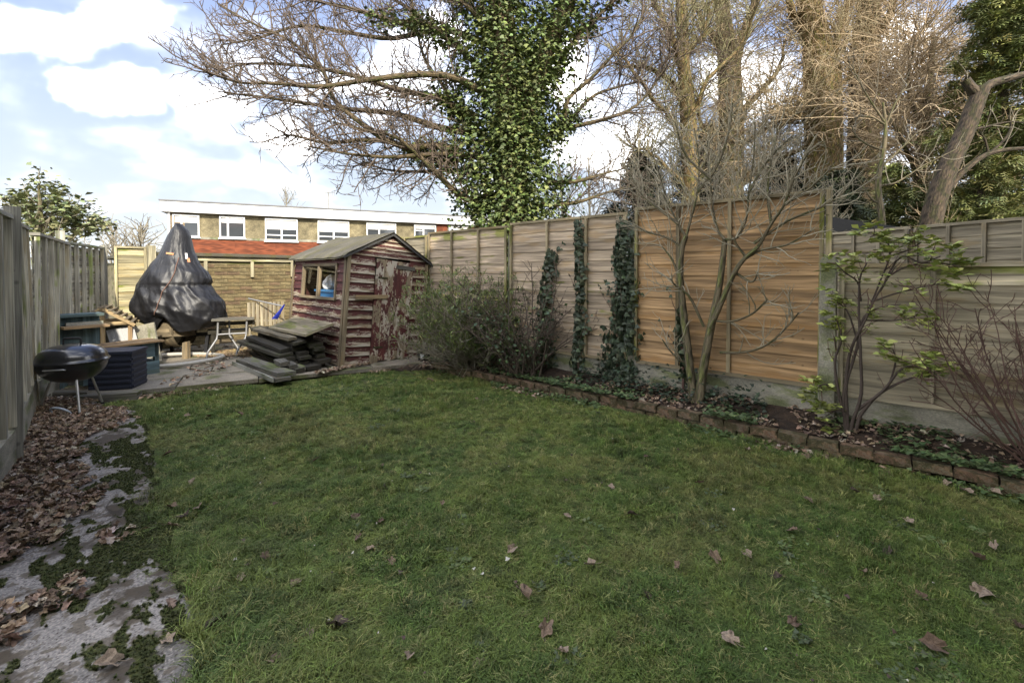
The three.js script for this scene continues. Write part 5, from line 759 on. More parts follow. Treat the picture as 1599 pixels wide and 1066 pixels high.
{
  // evergreen over the left fence
  const r = RNG(311), o = thing('evergreen_tree', 'grey-green evergreen tree showing over the weathered fence', 'tree'), g = new GB(), list = [], depth = 11, b = at(75, 430, depth); b.y = 0; const top = at(60, 290, depth);
  const tr = [b, V(lerp(b.x, top.x, 0.5), top.y * 0.5, b.z), top]; g.tube(tr, [0.13, 0.09, 0.02], 8); g.build('trunk', M.barkGrey, o); const bg = new GB();
  const ends = [[60, 266], [35, 285], [12, 300], [85, 285], [110, 305], [140, 318], [160, 332], [178, 352], [60, 310], [95, 325], [120, 345], [20, 325], [45, 335], [75, 345], [150, 355], [5, 310], [100, 290], [125, 325], [30, 310], [165, 345]];
  ends.forEach(([x, y], i) => { const e = at(x, y, depth + (r() - 0.5) * 1.6), s = V().lerpVectors(b, top, 0.35 + 0.4 * r()), c = new THREE.CatmullRomCurve3([s, s.clone().lerp(e, 0.5).add(V(0, 0.12, 0)), e]).getPoints(8); bg.tube(c, taper(9, 0.035, 0.008), 4); twigs(bg, r, c, 0.02, { rate: [4], len: [0.4], thick: [0.009], lift: 0.04 }); for (let k = 0; k < 115; k++) { const f = 0.3 + 0.72 * Math.sqrt(r()), p = c[Math.min(8, Math.floor(f * 8))].clone().addScaledVector(rdir(r), 0.3 * r()); const s2 = 0.10 + r() * 0.06; list.push([leafMx(r, p, s2, 0.1), tint(mix3([0.10, 0.115, 0.05], [0.30, 0.32, 0.15], r()), 1, 0.2, r)]); } });
  bg.build('branches', M.twigGrey, o); copies('foliage', leafGeo, M.leafWhite, list, o);
}
// ---------------------------------------------------------------- shrubs in the bed
{
  // two-stemmed bare shrub before the orange panel
  const o = thing('bare_shrub', 'two-stemmed bare shrub with lichened bark before the orange panel', 'shrub'), r = RNG(321), z = 4.72, g = new GB(), l = new GB(), w = new GB();
  const C = (p, dz = 0) => new THREE.CatmullRomCurve3(p.map(([x, y], k) => onPlane(x, y, 4.84 + dz * k / p.length))).getPoints(p.length * 3);
  const s1 = C([[1087, 640], [1080, 590], [1073, 530], [1066, 470], [1063, 420], [1066, 385], [1072, 368]]), s2 = C([[1092, 640], [1097, 590], [1107, 530], [1115, 490], [1125, 440], [1131, 390], [1133, 372]], 0.1), s3 = C([[1110, 512], [1128, 470], [1148, 425], [1162, 405], [1185, 385]], -0.1);
  g.tube(s1, taper(s1.length, 0.047, 0.026), 9); g.tube(s2, taper(s2.length, 0.05, 0.024), 9); g.tube(s3, taper(s3.length, 0.03, 0.018), 8); g.build('stems', M.barkGrey, o);
  const limbs = [[[1072, 370], [1060, 350], [1050, 330], [1035, 290], [1025, 250]], [[1072, 370], [1080, 340], [1090, 300], [1092, 250], [1085, 200]], [[1066, 385], [1040, 370], [1010, 362], [990, 350]], [[1133, 374], [1122, 360], [1115, 330], [1110, 280], [1105, 220]], [[1133, 374], [1150, 372], [1165, 345], [1170, 300], [1178, 240], [1180, 190]], [[1185, 385], [1205, 350], [1225, 320], [1240, 280], [1262, 240]], [[1162, 405], [1190, 390], [1230, 382], [1268, 360]], [[1165, 400], [1150, 380], [1148, 370]], [[1112, 500], [1140, 502], [1175, 490], [1197, 470], [1200, 468]], [[1125, 550], [1160, 550], [1195, 540], [1230, 510], [1248, 488]], [[1100, 510], [1075, 460], [1055, 445], [1048, 435]], [[1066, 450], [1050, 405], [1035, 385]], [[1148, 425], [1175, 440], [1185, 425]], [[1080, 570], [1060, 560], [1045, 545], [1035, 530]], [[1205, 350], [1200, 300], [1205, 250], [1215, 200]], [[1090, 300], [1120, 260], [1140, 200], [1145, 160]], [[1060, 350], [1000, 300], [985, 270]], [[1225, 320], [1270, 290], [1300, 260]], [[1110, 280], [1070, 240], [1055, 190]], [[1170, 300], [1200, 250], [1240, 210]], [[1178, 380], [1230, 345], [1290, 320], [1320, 300]]];
  limbs.forEach((p) => { const hi = p[p.length - 1][1] < 330, c = C(p, hi ? (r() - 0.35) * 0.8 : -0.35 * r()); if (hi) c.forEach((q) => { if (q.y < 2.25 && q.x * nX - q.z * nZ > 4.98) { const e = q.x * nX - q.z * nZ - 4.98; q.x -= nX * e; q.z += nZ * e; } }); l.tube(c, taper(c.length, 0.015, 0.006), 6); twigs(w, r, c, 0.012, { rate: [15, 9], len: [0.4, 0.17], thick: [0.006, 0.004], lift: 0.06, up: 0.15, wob: 0.25, from: 0.1, min: 0.0028 }); }); l.build('branches', M.barkGrey, o); w.build('twigs', M.twigPale, o);
}
{
  // lemon-green leafed shrub by the concrete post
  const o = thing('leafy_shrub', 'open shrub with lime-green leaf rosettes beside the concrete post', 'shrub'), r = RNG(331), z = 3.92, l = new GB(), w = new GB(), list = [];
  const C = (p, dz = 0) => new THREE.CatmullRomCurve3(p.map(([x, y], k) => onPlane(x, y, 4.80 + dz * k / p.length))).getPoints(p.length * 3);
  const st = [[[1325, 668], [1322, 600], [1330, 545], [1352, 500], [1365, 470], [1390, 430], [1400, 415]], [[1322, 668], [1318, 620], [1340, 540], [1350, 495], [1375, 480], [1408, 475]], [[1325, 668], [1310, 610], [1305, 560], [1315, 530], [1308, 500]], [[1328, 668], [1345, 620], [1345, 560], [1342, 470], [1345, 430], [1355, 410]], [[1335, 660], [1370, 618], [1400, 600], [1425, 590], [1452, 580], [1455, 570]], [[1340, 640], [1380, 610], [1410, 575], [1440, 568]], [[1345, 470], [1340, 440], [1320, 425], [1305, 410]], [[1355, 490], [1375, 440], [1390, 400], [1388, 375]], [[1390, 430], [1420, 415], [1455, 410], [1500, 415]], [[1375, 455], [1410, 400], [1440, 410], [1470, 400]], [[1350, 500], [1400, 500], [1430, 495]], [[1388, 380], [1375, 365], [1360, 370]], [[1320, 625], [1290, 600], [1270, 610]], [[1330, 650], [1310, 640], [1290, 650]], [[1390, 400], [1420, 390], [1440, 378]], [[1365, 470], [1410, 455], [1480, 440]], [[1345, 550], [1320, 480], [1300, 470]], [[1390, 600], [1400, 560], [1395, 545]]];
  st.forEach((p, i) => { const c = C(p, -0.3 * r() + 0.05); if (p[0][1] > 655) c[0].y = 0.1; l.tube(c, taper(c.length, i < 6 ? 0.015 : 0.008, 0.004), 6); twigs(w, r, c, 0.01, { rate: [6], len: [0.2], thick: [0.004], lift: 0.06, up: 0.2, from: 0.3 });
    const ros = (p, n, s) => { for (let k = 0; k < n; k++) list.push([mat4(p.clone().addScaledVector(rdir(r), 0.02), (r() - 0.5) * 0.9, r() * 6.28, 0.1 + r() * 0.8 - 0.3, s * (0.7 + r() * 0.5)), tint(mix3([0.24, 0.29, 0.06], [0.50, 0.53, 0.16], r()), 1, 0.15, r)]); };
    if (i > 1) for (let k = 0; k < 6; k++) ros(c[c.length - 1].clone().addScaledVector(rdir(r), 0.10), 10, 0.07); for (let k = 0; k < 5; k++) ros(c[Math.floor(lerp(c.length * 0.45, c.length - 1, r()))].clone().addScaledVector(rdir(r), 0.06), 6, 0.055); });
  l.build('stems', M.stemDark, o); w.build('twigs', M.twigRed, o); copies('leaves', leafGeo, M.leafWhite, list, o);
}
{
  // purple-brown bare shrub at the frame edge
  const o = thing('red_twig_shrub', 'fine red-brown bare shrub before the low olive fence', 'shrub'), r = RNG(341), w = new GB(), l = new GB(), b = V(3.72, 0.14, -3.16);
  for (let k = 0; k < 34; k++) { const a = r() * 6.28, d = V(Math.cos(a) * 0.75 - 0.15, 0.75 + r() * 0.9, Math.sin(a) * 0.42), c = wander(r, b.clone().add(V((r() - 0.5) * 0.2, 0, (r() - 0.5) * 0.15)), d, 0.8 + r() * 0.75, 8, 0.10, 0.01); l.tube(c, taper(9, 0.008, 0.003), 4); twigs(w, r, c, 0.006, { rate: [9, 7], len: [0.3, 0.12], thick: [0.0035, 0.0025], lift: 0.04, up: 0.1, from: 0.25, min: 0.0022 }); }
  l.build('stems', M.twigRed, o); w.build('twigs', M.twigRed, o);
}
{
  // rosemary-like bush with dead twiggy side, and the arching thorny shrub beside it
  const r = RNG(351), o = thing('rosemary_bush', 'sprawling grey-green rosemary bush with bare brown underside near the shed', 'shrub'), list = [], w = new GB(), b = at(738, 560, 6.7); b.y = 0.05;
  for (let k = 0; k < 330; k++) {
    const a = r() * 6.28, el = 0.15 + r() * 1.15, d = V(Math.cos(a) * Math.cos(el) - 0.2, Math.sin(el), Math.sin(a) * Math.cos(el) * 0.7 + 0.1).normalize(), len = (0.62 + 0.6 * r()) * (0.8 + 0.5 * Math.sin(el)), bare = d.z > 0.05 && d.y < 0.5 && d.x < 0.25;
    const c = wander(r, b.clone().add(V((r() - 0.5) * 0.5, r() * 0.2, (r() - 0.5) * 0.3)), d, len, 6, 0.14, 0.05); w.tube(c, taper(7, 0.007, 0.003), 3);
    const top = bare ? 5 : 26; for (let j = 0; j < top * 1.6; j++) { const f = lerp(bare ? 0.75 : 0.4, 1, r()), q = c[Math.min(6, Math.floor(f * 6.99))].clone().addScaledVector(rdir(r), 0.035); const ld = rdir(r).addScaledVector(d, 0.8); list.push([mat4(q, (r() - 0.5) * 2, Math.atan2(-ld.z, ld.x), 0.7 + r() * 0.6, 0.045 + 0.03 * r(), 0.05, 0.02), tint(mix3([0.10, 0.13, 0.042], [0.36, 0.42, 0.12], r() * r()), 1, 0.25, r)]); }
    if (bare) twigs(w, r, c, 0.005, { rate: [12], len: [0.22], thick: [0.0035], from: 0.3, lift: 0.02, min: 0.003 });
  }
  w.build('stems', M.twigGrey, o); copies('foliage', leafGeo, M.leafWhite, list, o);
  const o2 = thing('arching_shrub', 'tangled arching shrub with dark leaves against the grey fence', 'shrub'), w2 = new GB(), list2 = [], b2 = at(822, 572, 6.05); b2.y = 0.1;
  for (let k = 0; k < 46; k++) { const a = r() * 6.28, d = V(Math.cos(a) * 0.8 - 0.25, 0.8 + r(), Math.sin(a) * 0.45), c = wander(r, b2.clone().add(V((r() - 0.5) * 0.35, 0, (r() - 0.5) * 0.2)), d, 0.7 + r() * 0.95, 9, 0.12, -0.045); w2.tube(c, taper(10, 0.011, 0.004), 4); twigs(w2, r, c, 0.008, { rate: [7, 5], len: [0.32, 0.12], thick: [0.004, 0.003], from: 0.3, lift: 0.02, min: 0.0025 }); if (r() < 0.55) for (let j = 0; j < 26; j++) { const q = c[Math.floor(lerp(2, 9.9, r()))].clone().addScaledVector(rdir(r), 0.09); list2.push([leafMx(r, q, 0.055, 0.3), tint(mix3([0.03, 0.055, 0.02], [0.13, 0.19, 0.06], r() * r()), 1, 0.2, r)]); } }
  const br = at(775, 520, 6.35); for (let j = 0; j < 260; j++) { const q = br.clone().add(V((r() - 0.5) * 0.6, (r() - 0.4) * 0.5, (r() - 0.5) * 0.3)); list2.push([leafMx(r, q, 0.07, 0.5), tint(mix3([0.03, 0.055, 0.02], [0.16, 0.24, 0.06], r() ** 2.5), 1, 0.2, r)]); }
  w2.build('stems', M.twig, o2); copies('leaves', leafGeo, M.leafWhite, list2, o2);
}
// ivy strands climbing the fence
{
  const r = RNG(361), onFence = (px, py) => { const q = at(px, py, 1), dx = q.x, dz = 1, n1 = dx * nX + dz * nZ, k = (FN - 0.055) / n1; return at(px, py, k); };
  const strands = [['ivy strand narrowing upwards on the middle of the grey fence', [[855, 590], [852, 540], [850, 490], [852, 450], [858, 410], [862, 390]], 0.13, 420], ['slim ivy strand climbing a batten of the grey fence', [[905, 590], [903, 540], [906, 500], [906, 450], [905, 400], [903, 345]], 0.095, 480], ['thick ivy column covering the post beside the orange panel', [[962, 605], [965, 560], [972, 500], [975, 450], [972, 400], [974, 345]], 0.19, 1350], ['sparse ivy strand behind the bare shrub on the orange panel', [[1068, 585], [1066, 540], [1064, 510], [1062, 480]], 0.055, 130]];
  for (const [label, l, wd, n] of strands) {
    const o = thing('climbing_ivy', label, 'ivy', V(), 0, 'ivy strands on the right-hand fence'.replace('right-hand ', 'lap ')), c = new THREE.CatmullRomCurve3(l.map(([x, y]) => onFence(x, y))), s = new GB(), list = []; const cp2 = c.getPoints(20); cp2[0].y = 0.1; s.tube(cp2, taper(21, 0.016, 0.006), 6);
    const shoots = []; for (let k = 0; k < n / 60; k++) { const p = c.getPoint(0.2 + 0.75 * r()), q = wander(r, p, V(dX * (r() - 0.5) * 3, 0.6 + r(), -dZ * (r() - 0.5) * 3), 0.2 + 0.35 * r(), 5, 0.15, 0.1); s.tube(q, taper(6, 0.005, 0.002), 3); shoots.push(q); }
    s.build('stem', M.twigRed, o);
    for (let k = 0; k < n; k++) { const f = r(), p = c.getPoint(f), wv = wd * (1.25 - 0.75 * f) * (0.6 + 0.8 * wn(f * 7, wd * 20, 1, 2, 371)), g = (r() + r() + r() - 1.5) * 1.1; p.x += dX * g * wv; p.z -= dZ * g * wv; const up = r() * 0.10 * (1.2 - Math.abs(g)); p.x -= nX * up; p.z += nZ * up; p.y += (r() - 0.5) * 0.05; list.push([mat4(p, 0.9 + (r() - 0.5) * 0.9, fenceTurn + (r() - 0.5) * 1.2, -1.2 + (r() - 0.5) * 1.5, 0.05 + 0.035 * r()), tint(mix3([0.03, 0.045, 0.022], [0.15, 0.18, 0.10], r() * r()), 1, 0.2, r)]); }
    for (const q of shoots) for (let j = 0; j < 9; j++) list.push([mat4(q[Math.floor(r() * 6)].clone().addScaledVector(rdir(r), 0.02), 0.9, fenceTurn + (r() - 0.5) * 2, -1.2 + r(), 0.035 + 0.02 * r()), tint([0.05, 0.075, 0.035], 1, 0.3, r)]);
    copies('leaves', ivyGeo, M.leafWhite, list, o);
  }
}
// ---------------------------------------------------------------- ground cover, litter, grass
{
  const r = RNG(381), cover = [], weeds = [];
  for (let k = 0; k < 9000; k++) { const d = lerp(-1.8, 6.4, r()), n = lerp(4.5, 5.04, Math.pow(r(), 1.3)), c = wn(d, n, 2.4, 3, 391); if (c < 0.5 + (n > 4.8 ? 0.08 : 0)) continue; const [X, Z] = DN(d, n); weeds.push([mat4(V(X, (n < 4.6 ? 0.13 : bedH(d, n)) + r() * 0.035, -Z), (r() - 0.5) * 0.9, r() * 6.28, (r() - 0.2) * 0.7, 0.028 + r() * 0.03), tint(mix3([0.05, 0.085, 0.03], [0.16, 0.22, 0.075], r() * r() * 1.2), 1, 0.2, r)]); }
  for (let k = 0; k < 700; k++) { const d = lerp(1.0, 3.1, r()), n = lerp(4.75, 5.0, r()), [X, Z] = DN(d, n); weeds.push([mat4(V(X, bedH(d, n) + r() * r() * 0.32, -Z), (r() - 0.5) * 1.5, r() * 6.28, (r() - 0.2) * 0.9, 0.05), tint([0.035, 0.055, 0.028], 1, 0.4, r)]); }
  // low weeds at the foot of the bricks
  for (let k = 0; k < 2600; k++) { const d = lerp(-1.4, 5.4, r()), n = 4.47 - Math.abs(r() + r() - 1) * 0.2; if (wn(d, n, 3, 2, 395) < 0.5) continue; const [X, Z] = DN(d, n); weeds.push([mat4(V(X, lawnH(X, Z) + r() * 0.04, -Z), (r() - 0.5) * 0.9, r() * 6.28, (r() - 0.1) * 0.7, 0.025 + r() * 0.025), tint(mix3([0.05, 0.085, 0.025], [0.15, 0.2, 0.06], r() * r()), 1, 0.2, r)]); }
  const lw = []; for (let k = 0; k < 90; k++) { const Z = 1.5 + 5 * r() ** 1.4, X = lerp(-1, 1.05, r()) * Z; if (aX * X + aZ * Z < 0.45 || nX * X + nZ * Z > 4.3 || inPatio(X, Z) > -0.3) continue; const n = 8 + r() * 34, sp = 0.03 + 0.09 * r(), c0 = r() < 0.5 ? [0.065, 0.085, 0.032] : [0.10, 0.135, 0.04]; for (let j = 0; j < n; j++) { const x = X + (r() + r() - 1) * sp, z = Z + (r() + r() - 1) * sp; lw.push([mat4(V(x, lawnH(x, z) + 0.018 + r() * 0.016, -z), (r() - 0.5) * 0.9, r() * 6.28, (r() - 0.3) * 0.7, 0.014 + r() * 0.016), tint(c0, 0.8 + r() * 0.6, 0.2, r)]); } }
  for (let k = 0; k < 420; k++) { const Z = 1.5 + 5.5 * r() ** 1.4, X = lerp(-1, 1.05, r()) * Z; if (aX * X + aZ * Z < 0.3 || nX * X + nZ * Z > 4.4 || inPatio(X, Z) > -0.1) continue; lw.push([mat4(V(X, lawnH(X, Z) + 0.026 + r() * 0.01, -Z), (r() - 0.5) * 1.4, r() * 6.28, (r() - 0.5) * 1.2, 0.008 + r() * r() * 0.025), r() < 0.3 ? rgb(0.5, 0.47, 0.38) : tint([0.07, 0.045, 0.03], 0.6 + r(), 0.2, r)]); }
  tag(copies('lawn_weeds', ivyGeo, M.leafWhite, lw), 'small broad-leaved weeds and plant flecks dotted through the lawn', 'weeds', null, 'stuff');
  tag(copies('ground_cover', ivyGeo, M.leafWhite, weeds), 'low green weeds and ivy spreading through the fence bed', 'ground cover', null, 'stuff');
  // leaf litter
  const lit = [[], [], [], [], []], drop = (X, Z, y, s, lift = 0.02) => lit[Math.floor(r() * 5)].push([mat4(V(X, y + r() * lift, -Z), (r() - 0.5) * 1.3, r() * 6.28, (r() - 0.5) * 1.1, s * (0.55 + r() * 0.75)), deadTone(r)]);
  for (let k = 0; k < 15000; k++) { const t = lerp(1.5, 8.2, r()), a = -0.76 + Math.abs(r() + r() * 0.6 - 0.45) * 0.85, edge = 0.62 * wn(t, a, 1.5, 3, 401) + 0.38 * wn(t, a, 6, 2, 403); const dens = (smooth(0.15, -0.42, a) * 0.8 + 0.35 * smooth(5.2, 6.0, t)) * (0.12 + 0.88 * smooth(3.0, 3.9, t)); if (edge > 0.27 + dens * 0.5) continue; const [X, Z] = TA(t, a); if (a < -0.6 + 0.16 * smooth(6.8, 8.6, t) || (a > pathEdge(t) && r() < 0.8)) continue; if (inPatio(X, Z) > 0.0) continue; drop(X, Z, Math.max(pathH(t, a), 0) + 0.004, 0.034, 0.05 * smooth(0, -0.5, a) + 0.01); }
  for (let k = 0; k < 2600; k++) { const d = lerp(-1.8, 7.2, r()), n = lerp(4.6, 5.02, r()); if (wn(d, n, 2, 3, 411) > 0.58 + 0.15 * smooth(2.5, 5, d)) continue; const [X, Z] = DN(d, n); drop(X, Z, bedH(d, n) + 0.005, 0.032, 0.02); }
  for (let k = 0; k < 1500; k++) { const d = lerp(4.6, 6.9, r()), n = lerp(3.95, 4.95, r()); const [X, Z] = DN(d, n); if (wn(d, n, 1.6, 3, 413) > 0.4 + 0.28 * smooth(4.6, 6, d) * smooth(3.9, 4.5, n)) continue; drop(X, Z, Math.max(lawnH(X, Z) + 0.01, n > 4.1 && d > 5.3 ? bedH(d, n) : 0), 0.034, 0.02); }
  for (let k = 0; k < 620; k++) { const d = lerp(-1.5, 5.2, r()), n = 4.44 - Math.abs(r() + r() - 1) * 0.24, [X, Z] = DN(d, n); if (wn(d, 2, 1.7, 3, 415) < 0.5) continue; drop(X, Z, lawnH(X, Z) + 0.01, 0.035); }
  for (let k = 0; k < 900; k++) { const x = lerp(-6.4, -4.2, r()), z = lerp(5.6, 8.6, r()); if (inPatio(x, z) < 0.05 || wn(x, z, 1.5, 3, 417) > 0.46) continue; drop(x, z, PT + 0.008, 0.042, 0.02); }
  for (let k = 0; k < 700; k++) { const u = r(), x = lerp(-4.6, -1.3, u), z = lerp(5.32, 7.22, u) - 0.02 - r() * r() * 0.25; if (wn(x, z, 2, 2, 419) > 0.5) continue; drop(x, z, 0.012, 0.034); }
  for (let k = 0; k < 260; k++) { const al = -0.25 + r() * 0.5, of = r() * 0.9 - 0.5; const x = SHED.x + SX * (of > 0 ? of : of * 0.6) + SZ * 0.2 * r(), z = -SHED.z + SZ * of - SX * 0.25 * r(); drop(x, z, PT + 0.006, 0.035); }
  lit.forEach((l, i) => tag(copies('leaf_litter', deadGeo[i], M.dead, l), ['drift of dry brown leaves lying along path and bed', 'darker curled brown leaves mixed in the leaf drift', 'flat pale brown leaves mixed in the leaf drift', 'folded brown leaves mixed in the leaf drift', 'rolled tan leaves mixed in the leaf drift'][i], 'leaf litter', null, 'stuff'));
  // wood chips near the trestle
  const chip = new GB(); chip.box(0, 0, 0, 1, 0.12, 0.3); const ch = []; const cc = ground(395, 552, PT); for (let k = 0; k < 2600; k++) { const a = r() * 6.28, q = Math.sqrt(r()) * (0.75 + 0.2 * Math.sin(a * 3)), x = cc.x - 0.12 + Math.cos(a) * q * 0.95, z = cc.z - 0.1 + Math.sin(a) * q * 0.7, s = 0.02 + r() * 0.035; ch.push([mat4(V(x, PT + 0.01 + r() * 0.05 * (1 - q), z), (r() - 0.5) * 1, r() * 6.28, (r() - 0.5) * 0.8, s), tint(mix3([0.42, 0.32, 0.18], [0.22, 0.15, 0.08], r()), 1, 0.2, r)]); }
  tag(copies('wood_chips', chip.geo(), M.dead, ch), 'pale wood chips scattered on the patio by the timber pile', 'wood chips', null, 'stuff');
}
{
  // single leaves lying on the lawn
  const r = RNG(421), spots = [[288, 812, 1.5], [555, 818, 1.2], [597, 735, 1], [492, 725, 1], [594, 823, 0.9], [577, 872, 1], [612, 888, 0.8], [414, 880, 1], [462, 924, 1], [375, 917, 1.1], [818, 938, 1.6], [924, 893, 1.4], [1118, 880, 1.5], [852, 994, 1.3], [525, 990, 1.6], [340, 935, 1], [338, 990, 1.4], [430, 1048, 1.5], [170, 1052, 1.4], [262, 1016, 1.2], [748, 1052, 1], [480, 1008, 1], [1093, 762, 1.2], [1262, 787, 1.2], [1238, 838, 1.3], [1168, 708, 1.4], [1335, 773, 1.1], [1372, 785, 1], [1388, 872, 1.2], [1533, 935, 1.6], [1528, 880, 1.3], [1440, 945, 1.2], [1460, 1022, 1.6], [1510, 773, 1.4], [1554, 862, 1.1], [1168, 874, 1], [1215, 912, 0.9], [1310, 710, 1.3], [988, 812, 1], [886, 815, 0.9], [800, 868, 0.9], [1140, 1010, 1.1], [300, 760, 1], [262, 715, 1], [293, 655, 1], [325, 655, 1], [375, 652, 1], [745, 628, 0.8], [690, 795, 0.9], [560, 850, 0.9], [1010, 720, 0.9], [955, 770, 0.8], [1060, 895, 0.9], [1420, 820, 1], [1480, 760, 1.1], [1555, 775, 1.3], [1130, 672, 1], [1070, 655, 1.1], [270, 830, 1.3], [310, 800, 1.2], [268, 800, 1], [640, 1040, 1], [430, 795, 0.9], [880, 1030, 0.8], [1350, 905, 0.9], [1240, 985, 1], [1590, 990, 1], [1010, 940, 0.8]];
  const mats = [[0.52, 0.36, 0.23], [0.34, 0.225, 0.145], [0.74, 0.56, 0.39], [0.2, 0.14, 0.10]].map((c) => std(c, { map: brickTex, side: THREE.DoubleSide }));
  spots.forEach(([x, y, s], i) => { const p = ground(x, y); p.y = lawnH(p.x, -p.z) + 0.036; const k = Math.floor(r() ** 1.2 * 4), m = mesh('fallen_leaf', deadGeo[Math.floor(r() * 5)], mats[k]); m.position.copy(p); m.rotation.order = 'YXZ'; m.rotation.set((r() - 0.5) * 1.2, r() * 6.28, (r() - 0.5) * 1); m.scale.setScalar(0.043 * s * (0.85 + r() * 0.3)); const sz = s > 1.25 ? 'large' : s < 0.95 ? 'small' : 'mid-sized', tone = ['brown', 'dark brown', 'pale tan', 'blackened'][k]; tag(m, sz + ' ' + tone + ' curled dead leaf lying on the grass', 'leaf', 'dead leaves scattered on the lawn'); });
}
{
  // grass tufts
  const tuft = (seed, n, h, lean, w) => { const g = new GB(), r = RNG(seed); for (let k = 0; k < n; k++) { const a = r() * 6.2832, l = h * (0.5 + 0.8 * r()), le = l * lean * (0.3 + r()), x = (r() - 0.5) * 0.034, z = (r() - 0.5) * 0.034, c = Math.cos(a), s = Math.sin(a), q = w * (0.7 + 0.6 * r()); const A = [x - s * q, 0, z + c * q], B = [x + s * q, 0, z - c * q], mx = x + c * le * 0.4, mz = z + s * le * 0.4, my = l * 0.62, C = [mx + s * q * 0.8, my, mz - c * q * 0.8], D = [mx - s * q * 0.8, my, mz + c * q * 0.8], ty = l * (1 - 0.35 * lean); g.quad(A, B, C, D); g.quad(D, C, [x + c * le, ty, z + s * le], [x + c * le, ty, z + s * le]); } return g.geo(); };
  const geos = [tuft(431, 15, 0.034, 0.9, 0.0013), tuft(432, 13, 0.046, 1.1, 0.0014), tuft(433, 16, 0.026, 1.3, 0.0013)], longG = tuft(434, 16, 0.12, 1.1, 0.0018);
  const r = RNG(441), lists = [[], [], []], longs = [], tone = (X, Z) => { const a = wn(X, Z, 1.1, 3, 451), b = wn(X, Z, 4.5, 2, 455), c = r(); let col = mix3([0.095, 0.125, 0.030], [0.175, 0.185, 0.055], clamp((a - 0.3) * 2.2)); col = mix3(col, [0.07, 0.11, 0.028], smooth(0.5, 0.7, b) * 0.7); col = mix3(col, [0.20, 0.165, 0.075], 0.55 * smooth(0.56, 0.74, wn(X, Z, 1.7, 4, 457))); col = mix3(col, [0.06, 0.07, 0.025], 0.6 * smooth(0.62, 0.72, wn(X, Z, 9, 2, 459))); if (c < 0.12) col = mix3(col, [0.32, 0.27, 0.14], 0.8); else if (c < 0.2) col = mix3(col, [0.19, 0.24, 0.075], 0.7); return tint([col[0] * 0.98, col[1] * 1.1, col[2] * 0.75], 0.6 + 0.85 * r(), 0.14, r); };
  const onLawn = (X, Z) => { const t = fX * X + fZ * Z, a = aX * X + aZ * Z, n = nX * X + nZ * Z, d = dX * X + dZ * Z; if (inPatio(X, Z) > -0.06 && X > -5.2) return 0; if (X < -4.6 && Z > 4.9) return 0; if (a < pathEdge(t) - 0.02) return a > pathEdge(t) - 0.12 ? 0.15 : 0; if (n > 4.47) return 0; if (d > 5.2 && n > 3.9) return 0.25; return n > 4.3 ? 0.6 : 1; };
  for (let k = 0; k < 150000; k++) {
    const Z = 1.2 + 6.3 * Math.pow(r(), 1.35), X = lerp(-1.15, 1.15, r()) * Z; if (X > 4.2 || X < -5.2) continue; const m = onLawn(X, Z); if (r() > m) continue; const bare = wn(X, Z, 2.3, 3, 461); if (bare > 0.66 && r() < 0.55) continue; if (Math.hypot(X + 2.15, (Z - 6.05)) < 0.3 && r() < 0.7) continue;
    const hgt = 0.75 + 0.9 * smooth(0.45, 0.75, wn(X, Z, 2.1, 3, 465)); lists[Math.floor(r() * 3)].push([mat4(V(X, lawnH(X, Z) - 0.004, -Z), (r() - 0.5) * 0.5, r() * 6.28, (r() - 0.5) * 0.5, 0.85 + r() * 0.4, hgt * (0.8 + 0.4 * r()), 0.85 + r() * 0.4), tone(X, Z)]);
  }
  for (let k = 0; k < 60000; k++) {   // the rest of the lawn, beside and behind the lens
    const Z = lerp(-1.6, 7.3, r()), X = lerp(-5.2, 4.2, r()); if ((Z > 1.2 && Math.abs(X) < 1.15 * Z) || dX * X + dZ * Z < -0.93 || r() > onLawn(X, Z)) continue;
    lists[Math.floor(r() * 3)].push([mat4(V(X, lawnH(X, Z) - 0.004, -Z), (r() - 0.5) * 0.5, r() * 6.28, (r() - 0.5) * 0.5, 1.1, 0.8 + 0.6 * r(), 1.1), tone(X, Z)]);
  }
  for (let k = 0; k < 9000; k++) { const Z = 1.3 + 5 * r() ** 1.6, X = lerp(-1.1, 1.1, r()) * Z, t = fX * X + fZ * Z, a = aX * X + aZ * Z, e = a - pathEdge(t); const near = (e > 0.0 && e < 0.5 && Z < 2.4) ? 1 : 0; if (onLawn(X, Z) < 0.5 || (!near && wn(X, Z, 1.9, 2, 471) < 0.69)) continue; longs.push([mat4(V(X, lawnH(X, Z) - 0.004, -Z), (r() - 0.5) * 0.6, r() * 6.28, (r() - 0.5) * 0.6, near ? 0.75 : 0.6, near ? 0.75 : 0.55, near ? 0.75 : 0.6), tone(X, Z)]); }
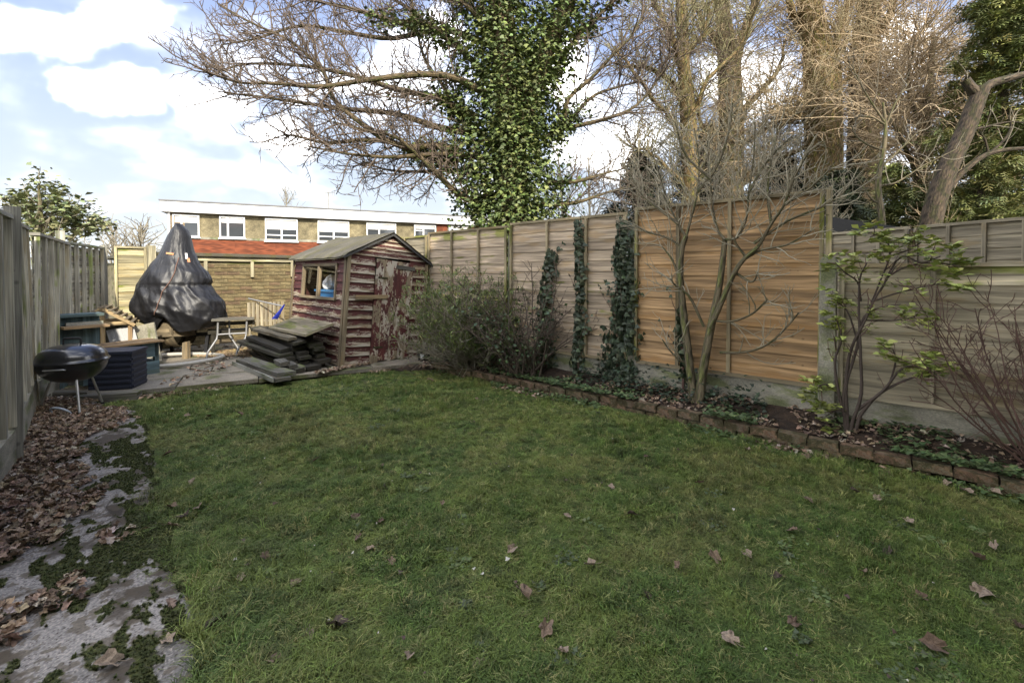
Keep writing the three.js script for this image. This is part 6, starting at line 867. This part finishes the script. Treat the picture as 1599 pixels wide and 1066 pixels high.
  geos.forEach((g, i) => tag(copies('grass', g, M.grass, lists[i]), ['short green lawn grass covering the garden', 'taller green blades standing among the lawn grass', 'flattened green blades among the lawn grass'][i], 'grass', null, 'stuff'));
  tag(copies('long_grass', longG, M.grass, longs), 'long untrimmed grass tufts along the path edge', 'grass', null, 'stuff');
  console.log('grass', lists.map((l) => l.length), longs.length);
}
// ---------------------------------------------------------------- the house whose shadow covers the lawn
{
  const [X, Z] = DN(-1.0, 0), o = thing('house', 'two-storey rendered house whose shadow covers the lawn', 'house', V(X, 0, -Z), Math.atan2(nZ, nX) + Math.PI), r = RNG(481);
  // local x = -N, local z = D (towards the garden)
  const bx = (name, x0, x1, y0, y1, z0, z1, m, par = o) => { const g = new GB(); g.box((x0 + x1) / 2, y0, (z0 + z1) / 2, x1 - x0, y1 - y0, z1 - z0, r(), r()); return g.build(name, m, par); };
  const ren = std([0.95, 0.93, 0.88], { map: concreteTex }); bx('wall', -6.2, 12, 0, 6.9, -8, 0, ren);
  const rf = new GB(); const E = 6.9, RR = 9.3; rf.hexa([[-6.5, E, -8.3], [12.3, E, -8.3], [12.3, E, 0.3], [-6.5, E, 0.3], [-6.5, RR, -4.1], [12.3, RR, -4.1], [12.3, RR, -3.9], [-6.5, RR, -3.9]]); rf.build('roof', std([0.3, 0.14, 0.1]), o);
  for (const [x, y, w, h] of [[-4.5, 0.9, 1.4, 1.2], [-4.5, 3.6, 1.4, 1.2], [1.5, 3.6, 1.6, 1.2], [2.2, 0.9, 1.6, 1.2], [6, 3.6, 1.4, 1.2], [6, 0.9, 1.4, 1.2]]) { const wd = part('window', o); bx('frame', x, x + w, y, y + h, 0.003, 0.05, M.white, wd); bx('pane', x + 0.07, x + w - 0.07, y + 0.07, y + h - 0.07, 0.051, 0.056, M.darkGlass, wd); }
  const dr = part('door', o); bx('leaf', -1.0, -0.1, 0.02, 2.05, 0.003, 0.05, M.white, dr); bx('handle', -0.95, -0.85, 1.0, 1.02, 0.051, 0.09, M.alu, dr);
}
renderer.render(scene, camera);
